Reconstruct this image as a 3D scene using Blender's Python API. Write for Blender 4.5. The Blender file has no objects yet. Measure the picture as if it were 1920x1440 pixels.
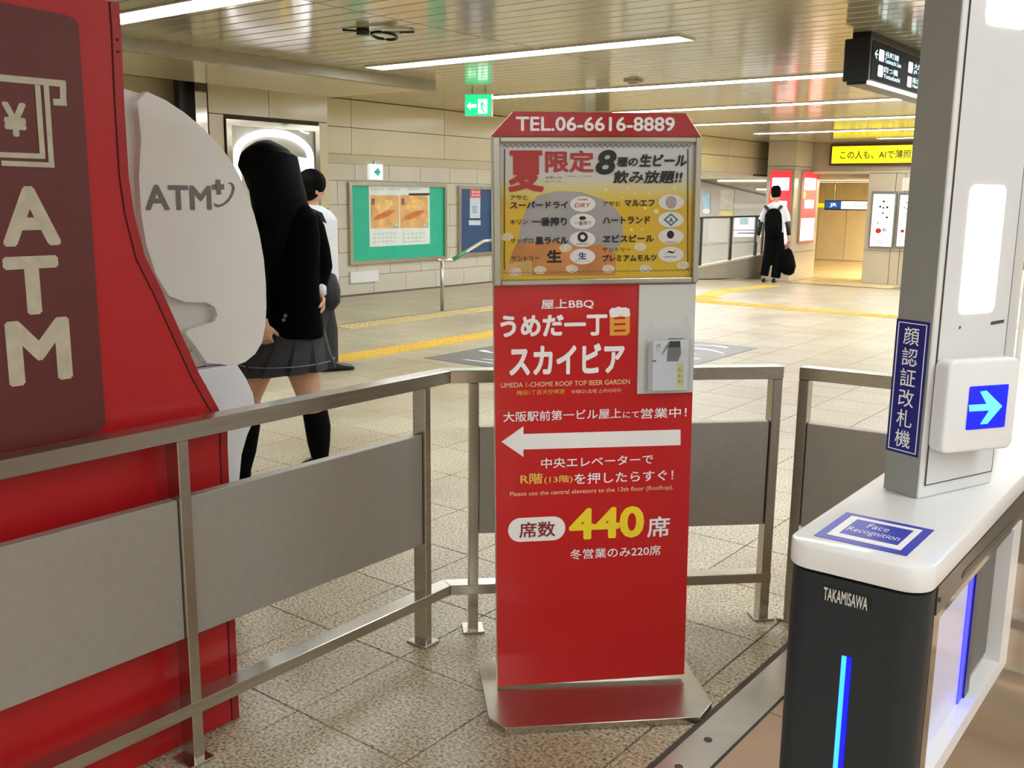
import bpy, bmesh, math, random
import numpy as np
from mathutils import Vector, Matrix

random.seed(7)
S = bpy.context.scene
C = S.collection
R = math.radians

# ------------------------------------------------------------------ camera
CAM_H = 1.40
FPX = 1838.5                      # focal length in pixels of the 1920 x 1440 frame
PITCH, ROLL, YAW = R(10.894), R(0.626), R(37.648)
fw = np.array([-math.sin(YAW)*math.cos(PITCH), math.cos(YAW)*math.cos(PITCH), -math.sin(PITCH)])
_rt = np.array([math.cos(YAW), math.sin(YAW), 0.0])
_up = np.cross(_rt, fw)
rt = math.cos(ROLL)*_rt + math.sin(ROLL)*_up
up = -math.sin(ROLL)*_rt + math.cos(ROLL)*_up
CAMP = np.array([0, 0, CAM_H])
cd = bpy.data.cameras.new('camera')
cd.sensor_width = 36.0
cd.lens = FPX/1920*36.0
cd.clip_start, cd.clip_end = 0.02, 200
cam = bpy.data.objects.new('camera', cd)
C.objects.link(cam)
cam.matrix_world = Matrix(((rt[0], up[0], -fw[0], 0), (rt[1], up[1], -fw[1], 0), (rt[2], up[2], -fw[2], CAM_H), (0, 0, 0, 1)))
S.camera = cam

# ------------------------------------------------------------------ world, exposure
W = bpy.data.worlds.new('world')
S.world = W
W.use_nodes = True
W.node_tree.nodes['Background'].inputs[0].default_value = (1.0, 0.97, 0.9, 1)
W.node_tree.nodes['Background'].inputs[1].default_value = 0.35
S.view_settings.view_transform = 'Standard'
S.view_settings.look = 'None'
S.view_settings.gamma = 1
S.view_settings.use_curve_mapping = False
S.view_settings.exposure = 0.0
LAMP = 23.0                      # emission of the ceiling strips
try:
    S.cycles.use_denoising = True
    S.cycles.max_bounces = 7
    S.cycles.use_adaptive_sampling = True
    S.cycles.adaptive_threshold = 0.03
    S.cycles.diffuse_bounces = 4
    S.cycles.glossy_bounces = 4
    S.cycles.sample_clamp_indirect = 6
except Exception:
    pass

# ------------------------------------------------------------------ view measurements -> points in the place
def ray(x, y): return rt*(x-960)/FPX - up*(y-720)/FPX + fw
def fl(x, y, z=0.0): d = ray(x, y); return CAMP + d*((z-CAM_H)/d[2])
def atX(x, y, X): d = ray(x, y); return CAMP + d*(X/d[0])
def atY(x, y, Y): d = ray(x, y); return CAMP + d*(Y/d[1])
def onpl(x, y, P, n):
    d = ray(x, y); n = np.array(n, float); return CAMP + d*(((np.array(P, float)-CAMP) @ n)/(d @ n))
RAMP0, RAMP1, SL = 13.7, 21.2, 0.06
def ground(Y): return -SL*(min(max(Y, RAMP0), RAMP1)-RAMP0)
ZC = 2.65                        # ceiling height

# ------------------------------------------------------------------ materials
def lin(h):
    h = h.lstrip('#'); v = [int(h[i:i+2], 16)/255 for i in (0, 2, 4)]
    return tuple(c/12.92 if c <= 0.04045 else ((c+0.055)/1.055)**2.4 for c in v) + (1,)
MATS = {}
def mat(name, col, rough=0.5, metal=0.0, var=0.06, scale=6.0, emit=0.0, bump=0.0, spec=0.5, coat=0.0, stretch=None, tint=0.0, alpha=1.0, trans=0.0):
    if name in MATS: return MATS[name]
    m = bpy.data.materials.new(name); m.use_nodes = True
    nt = m.node_tree; N = nt.nodes; L = nt.links
    b = N['Principled BSDF']
    c = lin(col) if isinstance(col, str) else col
    b.inputs['Roughness'].default_value = rough
    b.inputs['Metallic'].default_value = metal
    b.inputs['Specular IOR Level'].default_value = spec
    b.inputs['Coat Weight'].default_value = coat
    b.inputs['Coat Roughness'].default_value = 0.08
    b.inputs['Alpha'].default_value = alpha
    b.inputs['Transmission Weight'].default_value = trans
    geo = N.new('ShaderNodeNewGeometry')
    mp = N.new('ShaderNodeMapping')
    if stretch: mp.inputs['Scale'].default_value = stretch
    L.new(geo.outputs['Position'], mp.inputs['Vector'])
    nz = N.new('ShaderNodeTexNoise'); nz.inputs['Scale'].default_value = scale; nz.inputs['Detail'].default_value = 4
    L.new(mp.outputs[0], nz.inputs['Vector'])
    rp = N.new('ShaderNodeMapRange'); rp.inputs['From Min'].default_value = 0.3; rp.inputs['From Max'].default_value = 0.7
    rp.inputs['To Min'].default_value = 1-var; rp.inputs['To Max'].default_value = 1+var
    L.new(nz.outputs['Fac'], rp.inputs['Value'])
    mul = N.new('ShaderNodeVectorMath'); mul.operation = 'SCALE'
    mul.inputs[0].default_value = c[:3]
    L.new(rp.outputs[0], mul.inputs['Scale'])
    out = mul.outputs[0]
    if tint:
        oi = N.new('ShaderNodeObjectInfo')
        r2 = N.new('ShaderNodeMapRange'); r2.inputs['To Min'].default_value = 1-tint; r2.inputs['To Max'].default_value = 1+tint
        L.new(oi.outputs['Random'], r2.inputs['Value'])
        m2 = N.new('ShaderNodeVectorMath'); m2.operation = 'SCALE'
        L.new(out, m2.inputs[0]); L.new(r2.outputs[0], m2.inputs['Scale']); out = m2.outputs[0]
    L.new(out, b.inputs['Base Color'])
    if emit:
        b.inputs['Emission Color'].default_value = c
        b.inputs['Emission Strength'].default_value = emit
    if bump:
        bp = N.new('ShaderNodeBump'); bp.inputs['Strength'].default_value = bump; bp.inputs['Distance'].default_value = 0.002
        L.new(nz.outputs['Fac'], bp.inputs['Height']); L.new(bp.outputs[0], b.inputs['Normal'])
    MATS[name] = m
    return m

def granite():
    m = bpy.data.materials.new('granite_tile'); m.use_nodes = True
    nt = m.node_tree; N = nt.nodes; L = nt.links; b = N['Principled BSDF']
    geo = N.new('ShaderNodeNewGeometry')
    sp = N.new('ShaderNodeTexNoise'); sp.inputs['Scale'].default_value = 105; sp.inputs['Detail'].default_value = 3; sp.inputs['Roughness'].default_value = 0.65
    L.new(geo.outputs['Position'], sp.inputs['Vector'])
    cr = N.new('ShaderNodeValToRGB'); e = cr.color_ramp.elements
    e[0].position = 0.33; e[0].color = lin('#4a443a'); e[1].position = 0.45; e[1].color = lin('#a4987e')
    x = e.new(0.56); x.color = lin('#cbc1a4'); x = e.new(0.68); x.color = lin('#dfd6ba')
    L.new(sp.outputs['Fac'], cr.inputs[0])
    # wear and grime of its own shape
    st = N.new('ShaderNodeTexNoise'); st.inputs['Scale'].default_value = 1.6; st.inputs['Detail'].default_value = 6; st.inputs['Roughness'].default_value = 0.6
    L.new(geo.outputs['Position'], st.inputs['Vector'])
    sr = N.new('ShaderNodeValToRGB'); q = sr.color_ramp.elements
    q[0].position = 0.38; q[0].color = (0.74, 0.67, 0.58, 1); q[1].position = 0.60; q[1].color = (1, 1, 1, 1)
    L.new(st.outputs['Fac'], sr.inputs[0])
    mx = N.new('ShaderNodeMix'); mx.data_type = 'RGBA'; mx.blend_type = 'MULTIPLY'; mx.inputs[0].default_value = 0.8
    L.new(cr.outputs[0], mx.inputs[6]); L.new(sr.outputs[0], mx.inputs[7])
    # tone differs at random from tile to tile
    oi = N.new('ShaderNodeObjectInfo')
    r2 = N.new('ShaderNodeMapRange'); r2.inputs['To Min'].default_value = 0.93; r2.inputs['To Max'].default_value = 1.05
    L.new(oi.outputs['Random'], r2.inputs['Value'])
    m2 = N.new('ShaderNodeVectorMath'); m2.operation = 'SCALE'
    L.new(mx.outputs[2], m2.inputs[0]); L.new(r2.outputs[0], m2.inputs['Scale'])
    L.new(m2.outputs[0], b.inputs['Base Color'])
    rr = N.new('ShaderNodeMapRange'); rr.inputs['To Min'].default_value = 0.22; rr.inputs['To Max'].default_value = 0.42
    L.new(st.outputs['Fac'], rr.inputs['Value']); L.new(rr.outputs[0], b.inputs['Roughness'])
    b.inputs['Specular IOR Level'].default_value = 0.45
    MATS['granite'] = m
    return m
GRAN = granite()
M_grout = mat('grout', '#7d7666', 0.8, var=0.15, scale=20)
M_cream = mat('cream_panel', '#d3c6a4', 0.16, var=0.03, scale=1.5, spec=0.6, tint=0.02)
M_tile = mat('wall_tile', '#cfc9b8', 0.22, var=0.04, scale=3, tint=0.03)
M_plank = mat('ceiling_plank', '#d6cdb2', 0.13, var=0.03, scale=1.2, spec=0.75, tint=0.03, metal=0.35)
M_gap = mat('ceiling_gap', '#2a261f', 0.8)
M_soffit = mat('soffit_grey', '#a49e8c', 0.45, var=0.05)
M_backwall = mat('brown_wall_tile', '#7d7064', 0.4, var=0.03)
M_joint = mat('joint_dark', '#4b4438', 0.8)
M_lamp = mat('lamp_diffuser', '#f4faff', 0.4, emit=LAMP, var=0.0)
M_lampframe = mat('lamp_frame', '#d9d4c6', 0.35)
M_steel = mat('brushed_steel', '#b9b3a7', 0.22, metal=1.0, var=0.08, scale=3, stretch=(40, 1, 40))
M_steel2 = mat('steel_panel', '#a8a49b', 0.5, metal=0.55, var=0.03, scale=40)
M_mirror = mat('polished_steel', '#a8a193', 0.10, metal=1.0, var=0.03, scale=2)
M_strip = mat('floor_channel_steel', '#b9b4a8', 0.30, metal=0.8, var=0.14, scale=5)
M_brown = mat('gate_floor', '#b89a7c', 0.30, var=0.16, scale=2.2, tint=0.03)
M_yellow = mat('tactile_yellow', '#e2b94c', 0.5, var=0.08, scale=9, tint=0.05)
M_yworn = mat('tactile_worn', '#cdb987', 0.5, var=0.10, scale=9, tint=0.05)
M_red = mat('kiosk_red', '#b0151a', 0.36, var=0.05, scale=2)
M_redpanel = mat('kiosk_sign_panel', '#5e2422', 0.45, var=0.12, scale=1.6)
M_letter = mat('worn_ivory', '#b9b19b', 0.6, var=0.12, scale=30)
M_white = mat('white_plastic', '#dcdcda', 0.35, var=0.02)
M_white2 = mat('white_gloss', '#e6e6e4', 0.2, var=0.02)
M_greyletter = mat('grey_print', '#6d6d6a', 0.5)
M_black = mat('black_plastic', '#101112', 0.35, var=0.05)
M_dark = mat('charcoal_cowl', '#22292c', 0.42, var=0.06, spec=0.35)
M_seam = mat('seam_dark', '#2a1614', 0.8)
M_signred = mat('sign_red', '#c8151a', 0.22, var=0.03, scale=1.5, coat=0.3)
M_signdark = mat('sign_top_red', '#ad1519', 0.22, var=0.03, coat=0.3)
M_pw = mat('print_white', '#f7f6f3', 0.45, var=0.01)
M_py = mat('print_yellow', '#fde02a', 0.45, var=0.01)
M_po = mat('print_orange', '#e8a63a', 0.45, var=0.01)
M_pr = mat('print_red', '#b8322a', 0.45, var=0.02)
M_pk = mat('print_black', '#1c1a17', 0.5, var=0.02)
M_pblue = mat('print_blue', '#2b3f8c', 0.45)
M_alu = mat('aluminium_frame', '#b9b3a4', 0.25, metal=0.9, var=0.03)
M_skin = mat('skin', '#d3a184', 0.5, var=0.05, scale=25)
M_hair = mat('black_hair', '#060504', 0.7, spec=0.08, var=0.3, scale=60, stretch=(1, 1, 0.08))
M_blazer = mat('black_blazer', '#050506', 0.95, var=0.2, scale=90, spec=0.05)
M_shirt = mat('white_shirt', '#dfe1e6', 0.7, var=0.03)
M_sock = mat('black_sock', '#070708', 0.9, spec=0.1, var=0.2, scale=120)
M_shoe = mat('black_shoe', '#0b0a0a', 0.3, var=0.1)
M_trouser = mat('charcoal_trousers', '#2b2b2c', 0.8, var=0.12, scale=40)

# ------------------------------------------------------------------ mesh helpers
class MB:
    def __init__(s): s.v = []; s.f = []
    def add(s, vs, fs):
        o = len(s.v); s.v += [tuple(float(c) for c in p) for p in vs]; s.f += [tuple(i+o for i in q) for q in fs]; return s
    def box(s, x0, x1, y0, y1, z0, z1):
        return s.add([(x0,y0,z0),(x1,y0,z0),(x1,y1,z0),(x0,y1,z0),(x0,y0,z1),(x1,y0,z1),(x1,y1,z1),(x0,y1,z1)],
                     [(0,3,2,1),(4,5,6,7),(0,1,5,4),(1,2,6,5),(2,3,7,6),(3,0,4,7)])
    def prism(s, poly, d):
        """poly: list of 3-D points in order, extruded by vector d"""
        n = len(poly); d = np.array(d, float); P = [np.array(p, float) for p in poly]
        nrm = np.zeros(3)
        for i in range(n): nrm += np.cross(P[i]-P[0], P[(i+1) % n]-P[0])
        if nrm @ d > 0: P = P[::-1]
        vs = P + [p+d for p in P]
        fs = [tuple(range(n)), tuple(range(2*n-1, n-1, -1))]
        for i in range(n):
            j = (i+1) % n; fs.append((j, i, n+i, n+j))
        return s.add(vs, fs)
    def tube(s, pts, radii, seg=14, side=None, cap=True):
        pts = [np.array(p, float) for p in pts]; n = len(pts); o = len(s.v)
        for i, p in enumerate(pts):
            t = pts[min(i+1, n-1)]-pts[max(i-1, 0)]; t = t/(np.linalg.norm(t)+1e-9)
            sd = np.array(side if side is not None else ((1, 0, 0) if abs(t[0]) < 0.8 else (0, 1, 0)), float)
            sd = sd - t*(sd @ t); sd /= np.linalg.norm(sd)+1e-9
            f2 = np.cross(t, sd)
            r = radii[i] if isinstance(radii, (list, tuple)) else radii
            a, b = r if isinstance(r, (list, tuple)) else (r, r)
            for k in range(seg):
                w = 2*math.pi*k/seg
                s.v.append(tuple(p + sd*a*math.cos(w) + f2*b*math.sin(w)))
        for i in range(n-1):
            for k in range(seg):
                k2 = (k+1) % seg
                s.f.append((o+i*seg+k, o+i*seg+k2, o+(i+1)*seg+k2, o+(i+1)*seg+k))
        if cap:
            s.f.append(tuple(o+k for k in reversed(range(seg))))
            s.f.append(tuple(o+(n-1)*seg+k for k in range(seg)))
        return s
    def mesh(s, name):
        me = bpy.data.meshes.new(name); me.from_pydata(s.v, [], s.f); me.update(); return me

def obj(name, mb, m, parent=None, smooth=False, bevel=0.0, seg=2):
    me = mb if isinstance(mb, bpy.types.Mesh) else mb.mesh(name)
    if bevel:
        bm = bmesh.new(); bm.from_mesh(me)
        bmesh.ops.remove_doubles(bm, verts=bm.verts, dist=1e-6)
        ed = [e for e in bm.edges if len(e.link_faces) == 2 and e.calc_face_angle(0) > R(25)]
        bmesh.ops.bevel(bm, geom=ed, offset=bevel, segments=seg, affect='EDGES', profile=0.5, clamp_overlap=True)
        bm.to_mesh(me); bm.free()
    if smooth:
        for p in me.polygons: p.use_smooth = True
    if m is not None and not me.materials: me.materials.append(m)
    o = bpy.data.objects.new(name, me); C.objects.link(o)
    if parent is not None:
        o.parent = parent
        o.matrix_parent_inverse = Matrix.Translation(-parent.location)   # parents are only moved, never turned
    return o
def tag(o, label, cat, group=None):
    o['label'] = label; o['category'] = cat
    if group: o['group'] = group
    return o
def thing(name, label, cat, loc, group=None):
    o = bpy.data.objects.new(name, None); C.objects.link(o); o.location = Vector(tuple(float(c) for c in loc)); o.empty_display_size = 0.1
    return tag(o, label, cat, group)
def struct(name, mb, m, label=None):
    o = obj(name, mb, m); o['kind'] = 'structure'
    if label: o['label'] = label
    return o
def lab(o, label): o['label'] = label; return o
def sharesmooth(o, ang=35):
    me = o.data
    for p in me.polygons: p.use_smooth = True
    try: me.set_sharp_from_angle(angle=R(ang))
    except Exception: pass
    return o
def copyobj(src, parent, mtx=None):
    c = src.copy(); C.objects.link(c); c.parent = parent
    return c

def remesh(mb, vox=0.006, smooth=8):
    """union overlapping closed forms into one continuous skin"""
    me = mb.mesh('tmp'); o = bpy.data.objects.new('tmp', me); C.objects.link(o)
    r = o.modifiers.new('r', 'REMESH'); r.mode = 'VOXEL'; r.voxel_size = vox; r.use_smooth_shade = True
    if smooth:
        k = o.modifiers.new('s', 'SMOOTH'); k.factor = 0.5; k.iterations = smooth
    dg = bpy.context.evaluated_depsgraph_get(); dg.update()
    out = bpy.data.meshes.new_from_object(o.evaluated_get(dg))
    bpy.data.objects.remove(o); bpy.data.meshes.remove(me)
    for p in out.polygons: p.use_smooth = True
    return out

# frames: origin, u, v, n  (n towards the reader)
class Frame:
    def __init__(s, O, U, V):
        s.O = np.array(O, float); s.U = np.array(U, float); s.V = np.array(V, float)
        s.U /= np.linalg.norm(s.U); s.V /= np.linalg.norm(s.V); s.N = np.cross(s.U, s.V)
    def p(s, u, v, n=0.0): return s.O + s.U*u + s.V*v + s.N*n
    def uv(s, x, y, n=0.0):
        P = onpl(x, y, s.O + s.N*n, s.N) - s.O; return P @ s.U, P @ s.V
    def rect(s, x0, y0, x1, y1):
        xm, ym = (x0+x1)/2, (y0+y1)/2
        return s.uv(x0, ym)[0], s.uv(xm, y1)[1], s.uv(x1, ym)[0], s.uv(xm, y0)[1]

def text(parent, body, m, F, rect, n=0.0012, bold=0.0, shear=0.0, name='lettering'):
    """flat printed lettering fitted to a rectangle of a frame; bold thickens the strokes (fraction of the glyph size)"""
    cu = bpy.data.curves.new('txt', 'FONT'); cu.body = body; cu.size = 1; cu.shear = shear
    cu.resolution_u = 3
    o = bpy.data.objects.new('txt', cu); C.objects.link(o)
    dg = bpy.context.evaluated_depsgraph_get(); dg.update()
    me = bpy.data.meshes.new_from_object(o.evaluated_get(dg))
    bpy.data.objects.remove(o); bpy.data.curves.remove(cu)
    co = np.zeros(len(me.vertices)*3); me.vertices.foreach_get('co', co); co = co.reshape(-1, 3)
    polys = [tuple(p.vertices) for p in me.polygons]
    bpy.data.meshes.remove(me)
    sh = [(0, 0)]
    if bold:
        k = 8 if bold > .02 else 4
        sh += [(bold*math.cos(2*math.pi*(i+.5)/k), bold*math.sin(2*math.pi*(i+.5)/k)) for i in range(k)]
    allco = np.concatenate([co + np.array([a, b, 0]) for a, b in sh]); nv = len(co)
    lift = np.repeat(np.arange(len(sh))*6e-5, nv)
    allp = [tuple(i+nv*j for i in p) for j in range(len(sh)) for p in polys]
    lo, hi = allco.min(0), allco.max(0)
    u0, v0, u1, v1 = rect
    uu = u0 + (allco[:, 0]-lo[0])/(hi[0]-lo[0])*(u1-u0)
    vv = v0 + (allco[:, 1]-lo[1])/max(hi[1]-lo[1], 1e-6)*(v1-v0)
    P = F.O + np.outer(uu, F.U) + np.outer(vv, F.V) + np.outer(n+lift, F.N)
    me = bpy.data.meshes.new(name); me.from_pydata(P.tolist(), [], allp); me.update()
    return obj(name, me, m, parent)
def ptext(parent, body, m, F, px, **k): return text(parent, body, m, F, F.rect(*px), **k)
def plate(parent, name, m, F, uvs, n=0.0008, th=0.0006):
    """thin printed shape with an outline in frame coordinates"""
    mb = MB(); mb.prism([F.p(u, v, n) for u, v in uvs], -F.N*th); return obj(name, mb, m, parent)
def pplate(parent, name, m, F, pxs, n=0.0008, th=0.0006):
    return plate(parent, name, m, F, [F.uv(*q) for q in pxs], n, th)
def ell(cu, cv, ru, rv, k=28): return [(cu+ru*math.cos(2*math.pi*i/k), cv+rv*math.sin(2*math.pi*i/k)) for i in range(k)]
def rrect(u0, v0, u1, v1, r, k=5):
    out = []
    for cx, cy, a in ((u1-r, v0+r, -90), (u1-r, v1-r, 0), (u0+r, v1-r, 90), (u0+r, v0+r, 180)):
        for i in range(k+1):
            w = R(a+90*i/k); out.append((cx+r*math.cos(w), cy+r*math.sin(w)))
    return out
def fbox(F, u0, v0, u1, v1, n0, n1):
    mb = MB(); mb.prism([F.p(u0, v0, n0), F.p(u1, v0, n0), F.p(u1, v1, n0), F.p(u0, v1, n0)], F.N*(n1-n0)); return mb

# ================================================================== THE SETTING
# ---- floor: bed, granite tiles, drain channel, gate-side paving
XL, XR, Y0, Y1 = -10.3, 5.0, -4.5, 30.2
mb = MB()
ys = [Y0, RAMP0, RAMP1, Y1]
for a, b in zip(ys[:-1], ys[1:]):
    za, zb = ground(a)-0.006, ground(b)-0.006
    xr = XR
    mb.add([(XL-3,a,za-.1),(xr,a,za-.1),(xr,b,zb-.1),(XL-3,b,zb-.1),(XL-3,a,za),(xr,a,za),(xr,b,zb),(XL-3,b,zb)],
           [(0,3,2,1),(4,5,6,7),(0,1,5,4),(1,2,6,5),(2,3,7,6),(3,0,4,7)])
floor = struct('floor', mb, M_grout, 'pale granite tiled concourse floor')
TP, TX0, TY0 = 0.402, -1.17, 1.61
def px_of(P):
    d = np.array(P, float)-CAMP; z = d @ fw
    if z < 0.2: return None
    return 960+FPX*(d @ rt)/z, 720-FPX*(d @ up)/z, z
def tile_mesh(name, w, h, t=0.012, g=0.002, b=0.0015):
    x, y = w/2-g, h/2-g
    vs = [(-x,-y,-t),(x,-y,-t),(x,y,-t),(-x,y,-t),(-x,-y,-b),(x,-y,-b),(x,y,-b),(-x,y,-b),(-x+b,-y+b,0),(x-b,-y+b,0),(x-b,y-b,0),(-x+b,y-b,0)]
    fs = [(8,9,10,11)]
    for i in range(4):
        j = (i+1) % 4; fs += [(i, j, 4+j, 4+i), (4+i, 4+j, 8+j, 8+i)]
    me = bpy.data.meshes.new(name); me.from_pydata(vs, [], fs); me.update(); return me
tiles = []
for i in range(-1, 24):
    x = TX0 - TP*(i+0.5)
    for j in range(-16, 52):
        y = TY0 + TP*(j+0.5)
        if x-TP/2 < XL or y > RAMP1: continue
        w = TP; xx = x
        if i == -1:
            w = TX0 - (-1.17) + 0.085; xx = -1.17+0.0425+0.0005
        q = px_of((xx, y, ground(y)))
        vis = q and -150 < q[0] < 2070 and 300 < q[1] < 1640
        tiles.append((q[2] if vis else 1e3+abs(y), xx, y, w))
tiles.sort()
TM = tile_mesh('tile', TP, TP); TM.materials.append(GRAN)
TE = tile_mesh('tile_edge', 0.083, TP); TE.materials.append(GRAN)
NT = 0; rest = MB()
for d, x, y, w in tiles:
    if NT < 262 and d < 1e3:
        o = bpy.data.objects.new('tile', TM if w == TP else TE); C.objects.link(o); o.parent = floor
        o.location = (x, y, ground(y)); o.rotation_euler = (-math.atan(SL) if y > RAMP0 else 0, 0, 0); NT += 1
    else:
        hx, hy = w/2-.002, TP/2-.002
        rest.add([(x-hx,y-hy,ground(y-hy)),(x+hx,y-hy,ground(y-hy)),(x+hx,y+hy,ground(y+hy)),(x-hx,y+hy,ground(y+hy)),
                  (x-hx,y-hy,ground(y-hy)-.01),(x+hx,y-hy,ground(y-hy)-.01),(x+hx,y+hy,ground(y+hy)-.01),(x-hx,y+hy,ground(y+hy)-.01)],
                 [(0,1,2,3),(4,5,1,0),(5,6,2,1),(6,7,3,2),(7,4,0,3)])
# the same paving to the right of the gate line, farther down the concourse
for i in range(0, 15):
    for j in range(8, 49):
        x, y = -1.085 + TP*(i+0.5), TY0 + TP*(j+0.5); hx = TP/2-.002
        if y > RAMP1: continue
        za, zb = ground(y-hx), ground(y+hx)
        rest.add([(x-hx,y-hx,za),(x+hx,y-hx,za),(x+hx,y+hx,zb),(x-hx,y+hx,zb),(x-hx,y-hx,za-.01),(x+hx,y-hx,za-.01),(x+hx,y+hx,zb-.01),(x-hx,y+hx,zb-.01)],
                 [(0,1,2,3),(4,5,1,0),(5,6,2,1),(6,7,3,2),(7,4,0,3)])
o = obj('distant_tiles', rest, GRAN, floor); o['kind'] = 'stuff'
# gate-side paving
GT = tile_mesh('paving_slab', 0.62, 0.62); GT.materials.append(M_brown)
for i in range(0, 6):
    for j in range(0, 11):
        o = bpy.data.objects.new('paving_slab', GT); C.objects.link(o); o.parent = floor
        o.location = (-0.955+0.62*(i+0.5), -1.9+0.62*(j+0.5)-.02, 0.0)
# corridor floor beyond the far opening
mb = MB(); zz = ground(30)
for j in range(6):
    for i in range(5):
        x0, y0 = -12.4+1.2*i, 21.25+1.48*j
        mb.box(x0+.004, x0+1.196, y0+.004, y0+1.476, zz-.012, zz)
o = obj('corridor_tiles', mb, mat('corridor_floor', '#e0cb98', 0.25, var=0.06, scale=2), floor); o['kind'] = 'stuff'
# steel floor channel
tr = struct('trim_1', MB().box(-1.066, -0.958, -4.4, 5.0, -0.02, 0.004), M_strip, 'steel channel cover set in the floor beside the ticket gate')
obj('channel_lip', MB().box(-1.083, -1.067, -4.4, 5.0, -0.02, 0.002), M_joint, tr)
for y in (2.02, 2.18): obj('screw_cap', MB().tube([(-1.02, y, .003), (-1.02, y, .0055)], .011, 12), M_joint, tr)
# expansion joint at the far opening
struct('trim_2', MB().box(-8.5, -3.0, 20.95, 21.07, ground(21)-.02, ground(21)+.006), M_joint, 'dark joint strip across the floor at the far opening')
struct('trim_3', MB().box(-7.97, -7.93, 4.0, 13.5, -.02, .003), mat('joint_grey', '#8d897c', .6), 'thin grey joint line along the floor by the handrail')

# ---- tactile paving
def tact_mesh(name, m, bars=True):
    mb = MB(); mb.box(-.149, .149, -.149, .149, -.01, .004)
    if bars:
        for k in range(4):
            x = -.1125+.075*k; mb.box(x-.014, x+.014, -.13, -.01, .004, .009); mb.box(x-.014, x+.014, .01, .13, .004, .009)
    else:
        for a in range(5):
            for b in range(5): mb.box(-.12+.06*a-.012, -.12+.06*a+.012, -.12+.06*b-.012, -.12+.06*b+.012, .004, .009)
    me = mb.mesh(name); me.materials.append(m); return me
TB, TD = tact_mesh('bar_tile', M_yellow), tact_mesh('dot_tile', M_yellow, False)
TWB = tact_mesh('worn_bar_tile', M_yworn)
def tactile(label, me, pts):
    base = thing('tactile_paving', label, 'tactile paving', (pts[0][0], pts[0][1], ground(pts[0][1])))
    for x, y, rz in pts:
        o = bpy.data.objects.new('tactile_tile', me); C.objects.link(o); o.parent = base
        o.matrix_parent_inverse = Matrix.Translation(-base.location)
        o.location = (x, y, ground(y)+.001); o.rotation_euler = (-math.atan(SL) if y > RAMP0 else 0, 0, rz)
    return base
tactile('bright yellow tactile bar paving running along the concourse behind the walking girl', TB, [(-6.27, 3.0+.3*k, 0) for k in range(31)])
tactile('pale worn tactile paving in front of the green poster wall', TWB, [(-7.74, 7.2+.3*k, 0) for k in range(19)])
tactile('yellow tactile paving crossing the concourse right of the red sign', TB, [(-5.95+.3*k, 12.2, R(90)) for k in range(16)])
tactile('yellow tactile warning patch where the paving strips meet beside the sign', TD, [(-6.27, 12.34, 0), (-6.27, 12.64, 0), (-6.57, 12.34, 0), (-6.57, 12.64, 0)])
n = 18
tactile('yellow tactile paving leading away to the man with the backpack', TB, [(-6.44-1.3*k/n, 13.0+.3*k, R(13.5)) for k in range(n)])

# ---- floor advertisement
F = Frame((-5.75, 6.2, .003), (1, 0, 0), (0, 1, 0))
fs = thing('floor_sticker', 'dark grey floor advertisement with white brush writing behind the red sign', 'sticker', (-4.8, 7.4, 0))
obj('sheet', MB().box(-5.75, -3.78, 6.2, 8.72, .001, .003), mat('floor_ad_grey', '#6e6a68', .35, var=.15, scale=1.5), fs)
mat('floor_ad_white', '#e4e2dc', .4)
def wave(u0, v0, u1, v1, amp, w, ph):
    n_ = 14; up_, lo_ = [], []
    for i in range(n_+1):
        t_ = i/n_; u = u0+(u1-u0)*t_; v = v0+(v1-v0)*t_+amp*math.sin(ph+t_*9); h_ = w*(.35+.65*abs(math.sin(ph+t_*5)))
        up_.append((u, v+h_)); lo_.append((u, v-h_))
    plate(fs, 'brush_stroke', MATS['floor_ad_white'], F, lo_+up_[::-1])
for k, q_ in enumerate(((.9, 2.35, 1.75, 2.3, .05, .035), (1.05, 2.12, 1.88, 2.02, .05, .035), (1.15, 1.86, 1.7, 1.80, .04, .03), (1.3, 1.62, 1.85, 1.55, .04, .04), (1.35, 1.36, 1.75, 1.30, .03, .03), (.15, .95, .75, 1.15, .05, .04), (.1, .6, .6, .75, .04, .04), (.2, 1.4, .8, 1.6, .05, .04))): wave(*q_, k*1.3)
for k in range(3): plate(fs, 'brush_stroke', MATS['floor_ad_white'], F, [(.3+.1*k, .15+.13*k), (1.5, .2+.13*k), (1.45, .24+.13*k), (.33+.1*k, .18+.13*k)])

# ---- ceiling: dark deck, planks, soffit
mb = MB().box(XL-.2, XR, Y0, 22.6, ZC+.012, ZC+.10)
ceil = struct('ceiling', mb, M_gap, 'glossy cream metal plank ceiling')
PP = 0.195
def plank(x0, x1):
    mb = MB(); h = PP/2-.0085
    vs = [(x0,-h,.012),(x1,-h,.012),(x1,h,.012),(x0,h,.012),(x0,-h,.004),(x1,-h,.004),(x1,h,.004),(x0,h,.004),(x0,-h+.004,0),(x1,-h+.004,0),(x1,h-.004,0),(x0,h-.004,0)]
    mb.add(vs, [(11,10,9,8)] + [q for i in range(4) for q in ((4+i, 4+(i+1) % 4, (i+1) % 4, i), (8+i, 8+(i+1) % 4, 4+(i+1) % 4, 4+i))])
    me = mb.mesh('plank'); me.materials.append(M_plank); return me
PA, PB_ = plank(XL-.1, -5.29), plank(-5.275, XR)
y = Y0+.1; k = 0
while y < 22.5:
    for me in (PA, PB_):
        o = bpy.data.objects.new('plank', me); C.objects.link(o); o.parent = ceil; o.location = (0, y, ZC); o.rotation_euler = (R(random.uniform(-.22, .22)), 0, 0)
    y += PP; k += 1
mb = MB()
z0 = 2.545
poly = [(-7.73, 1.0), (-7.73, 8.55), (-7.95, 8.42), (-9.3, 8.42), (-9.3, 1.0)]
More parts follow.
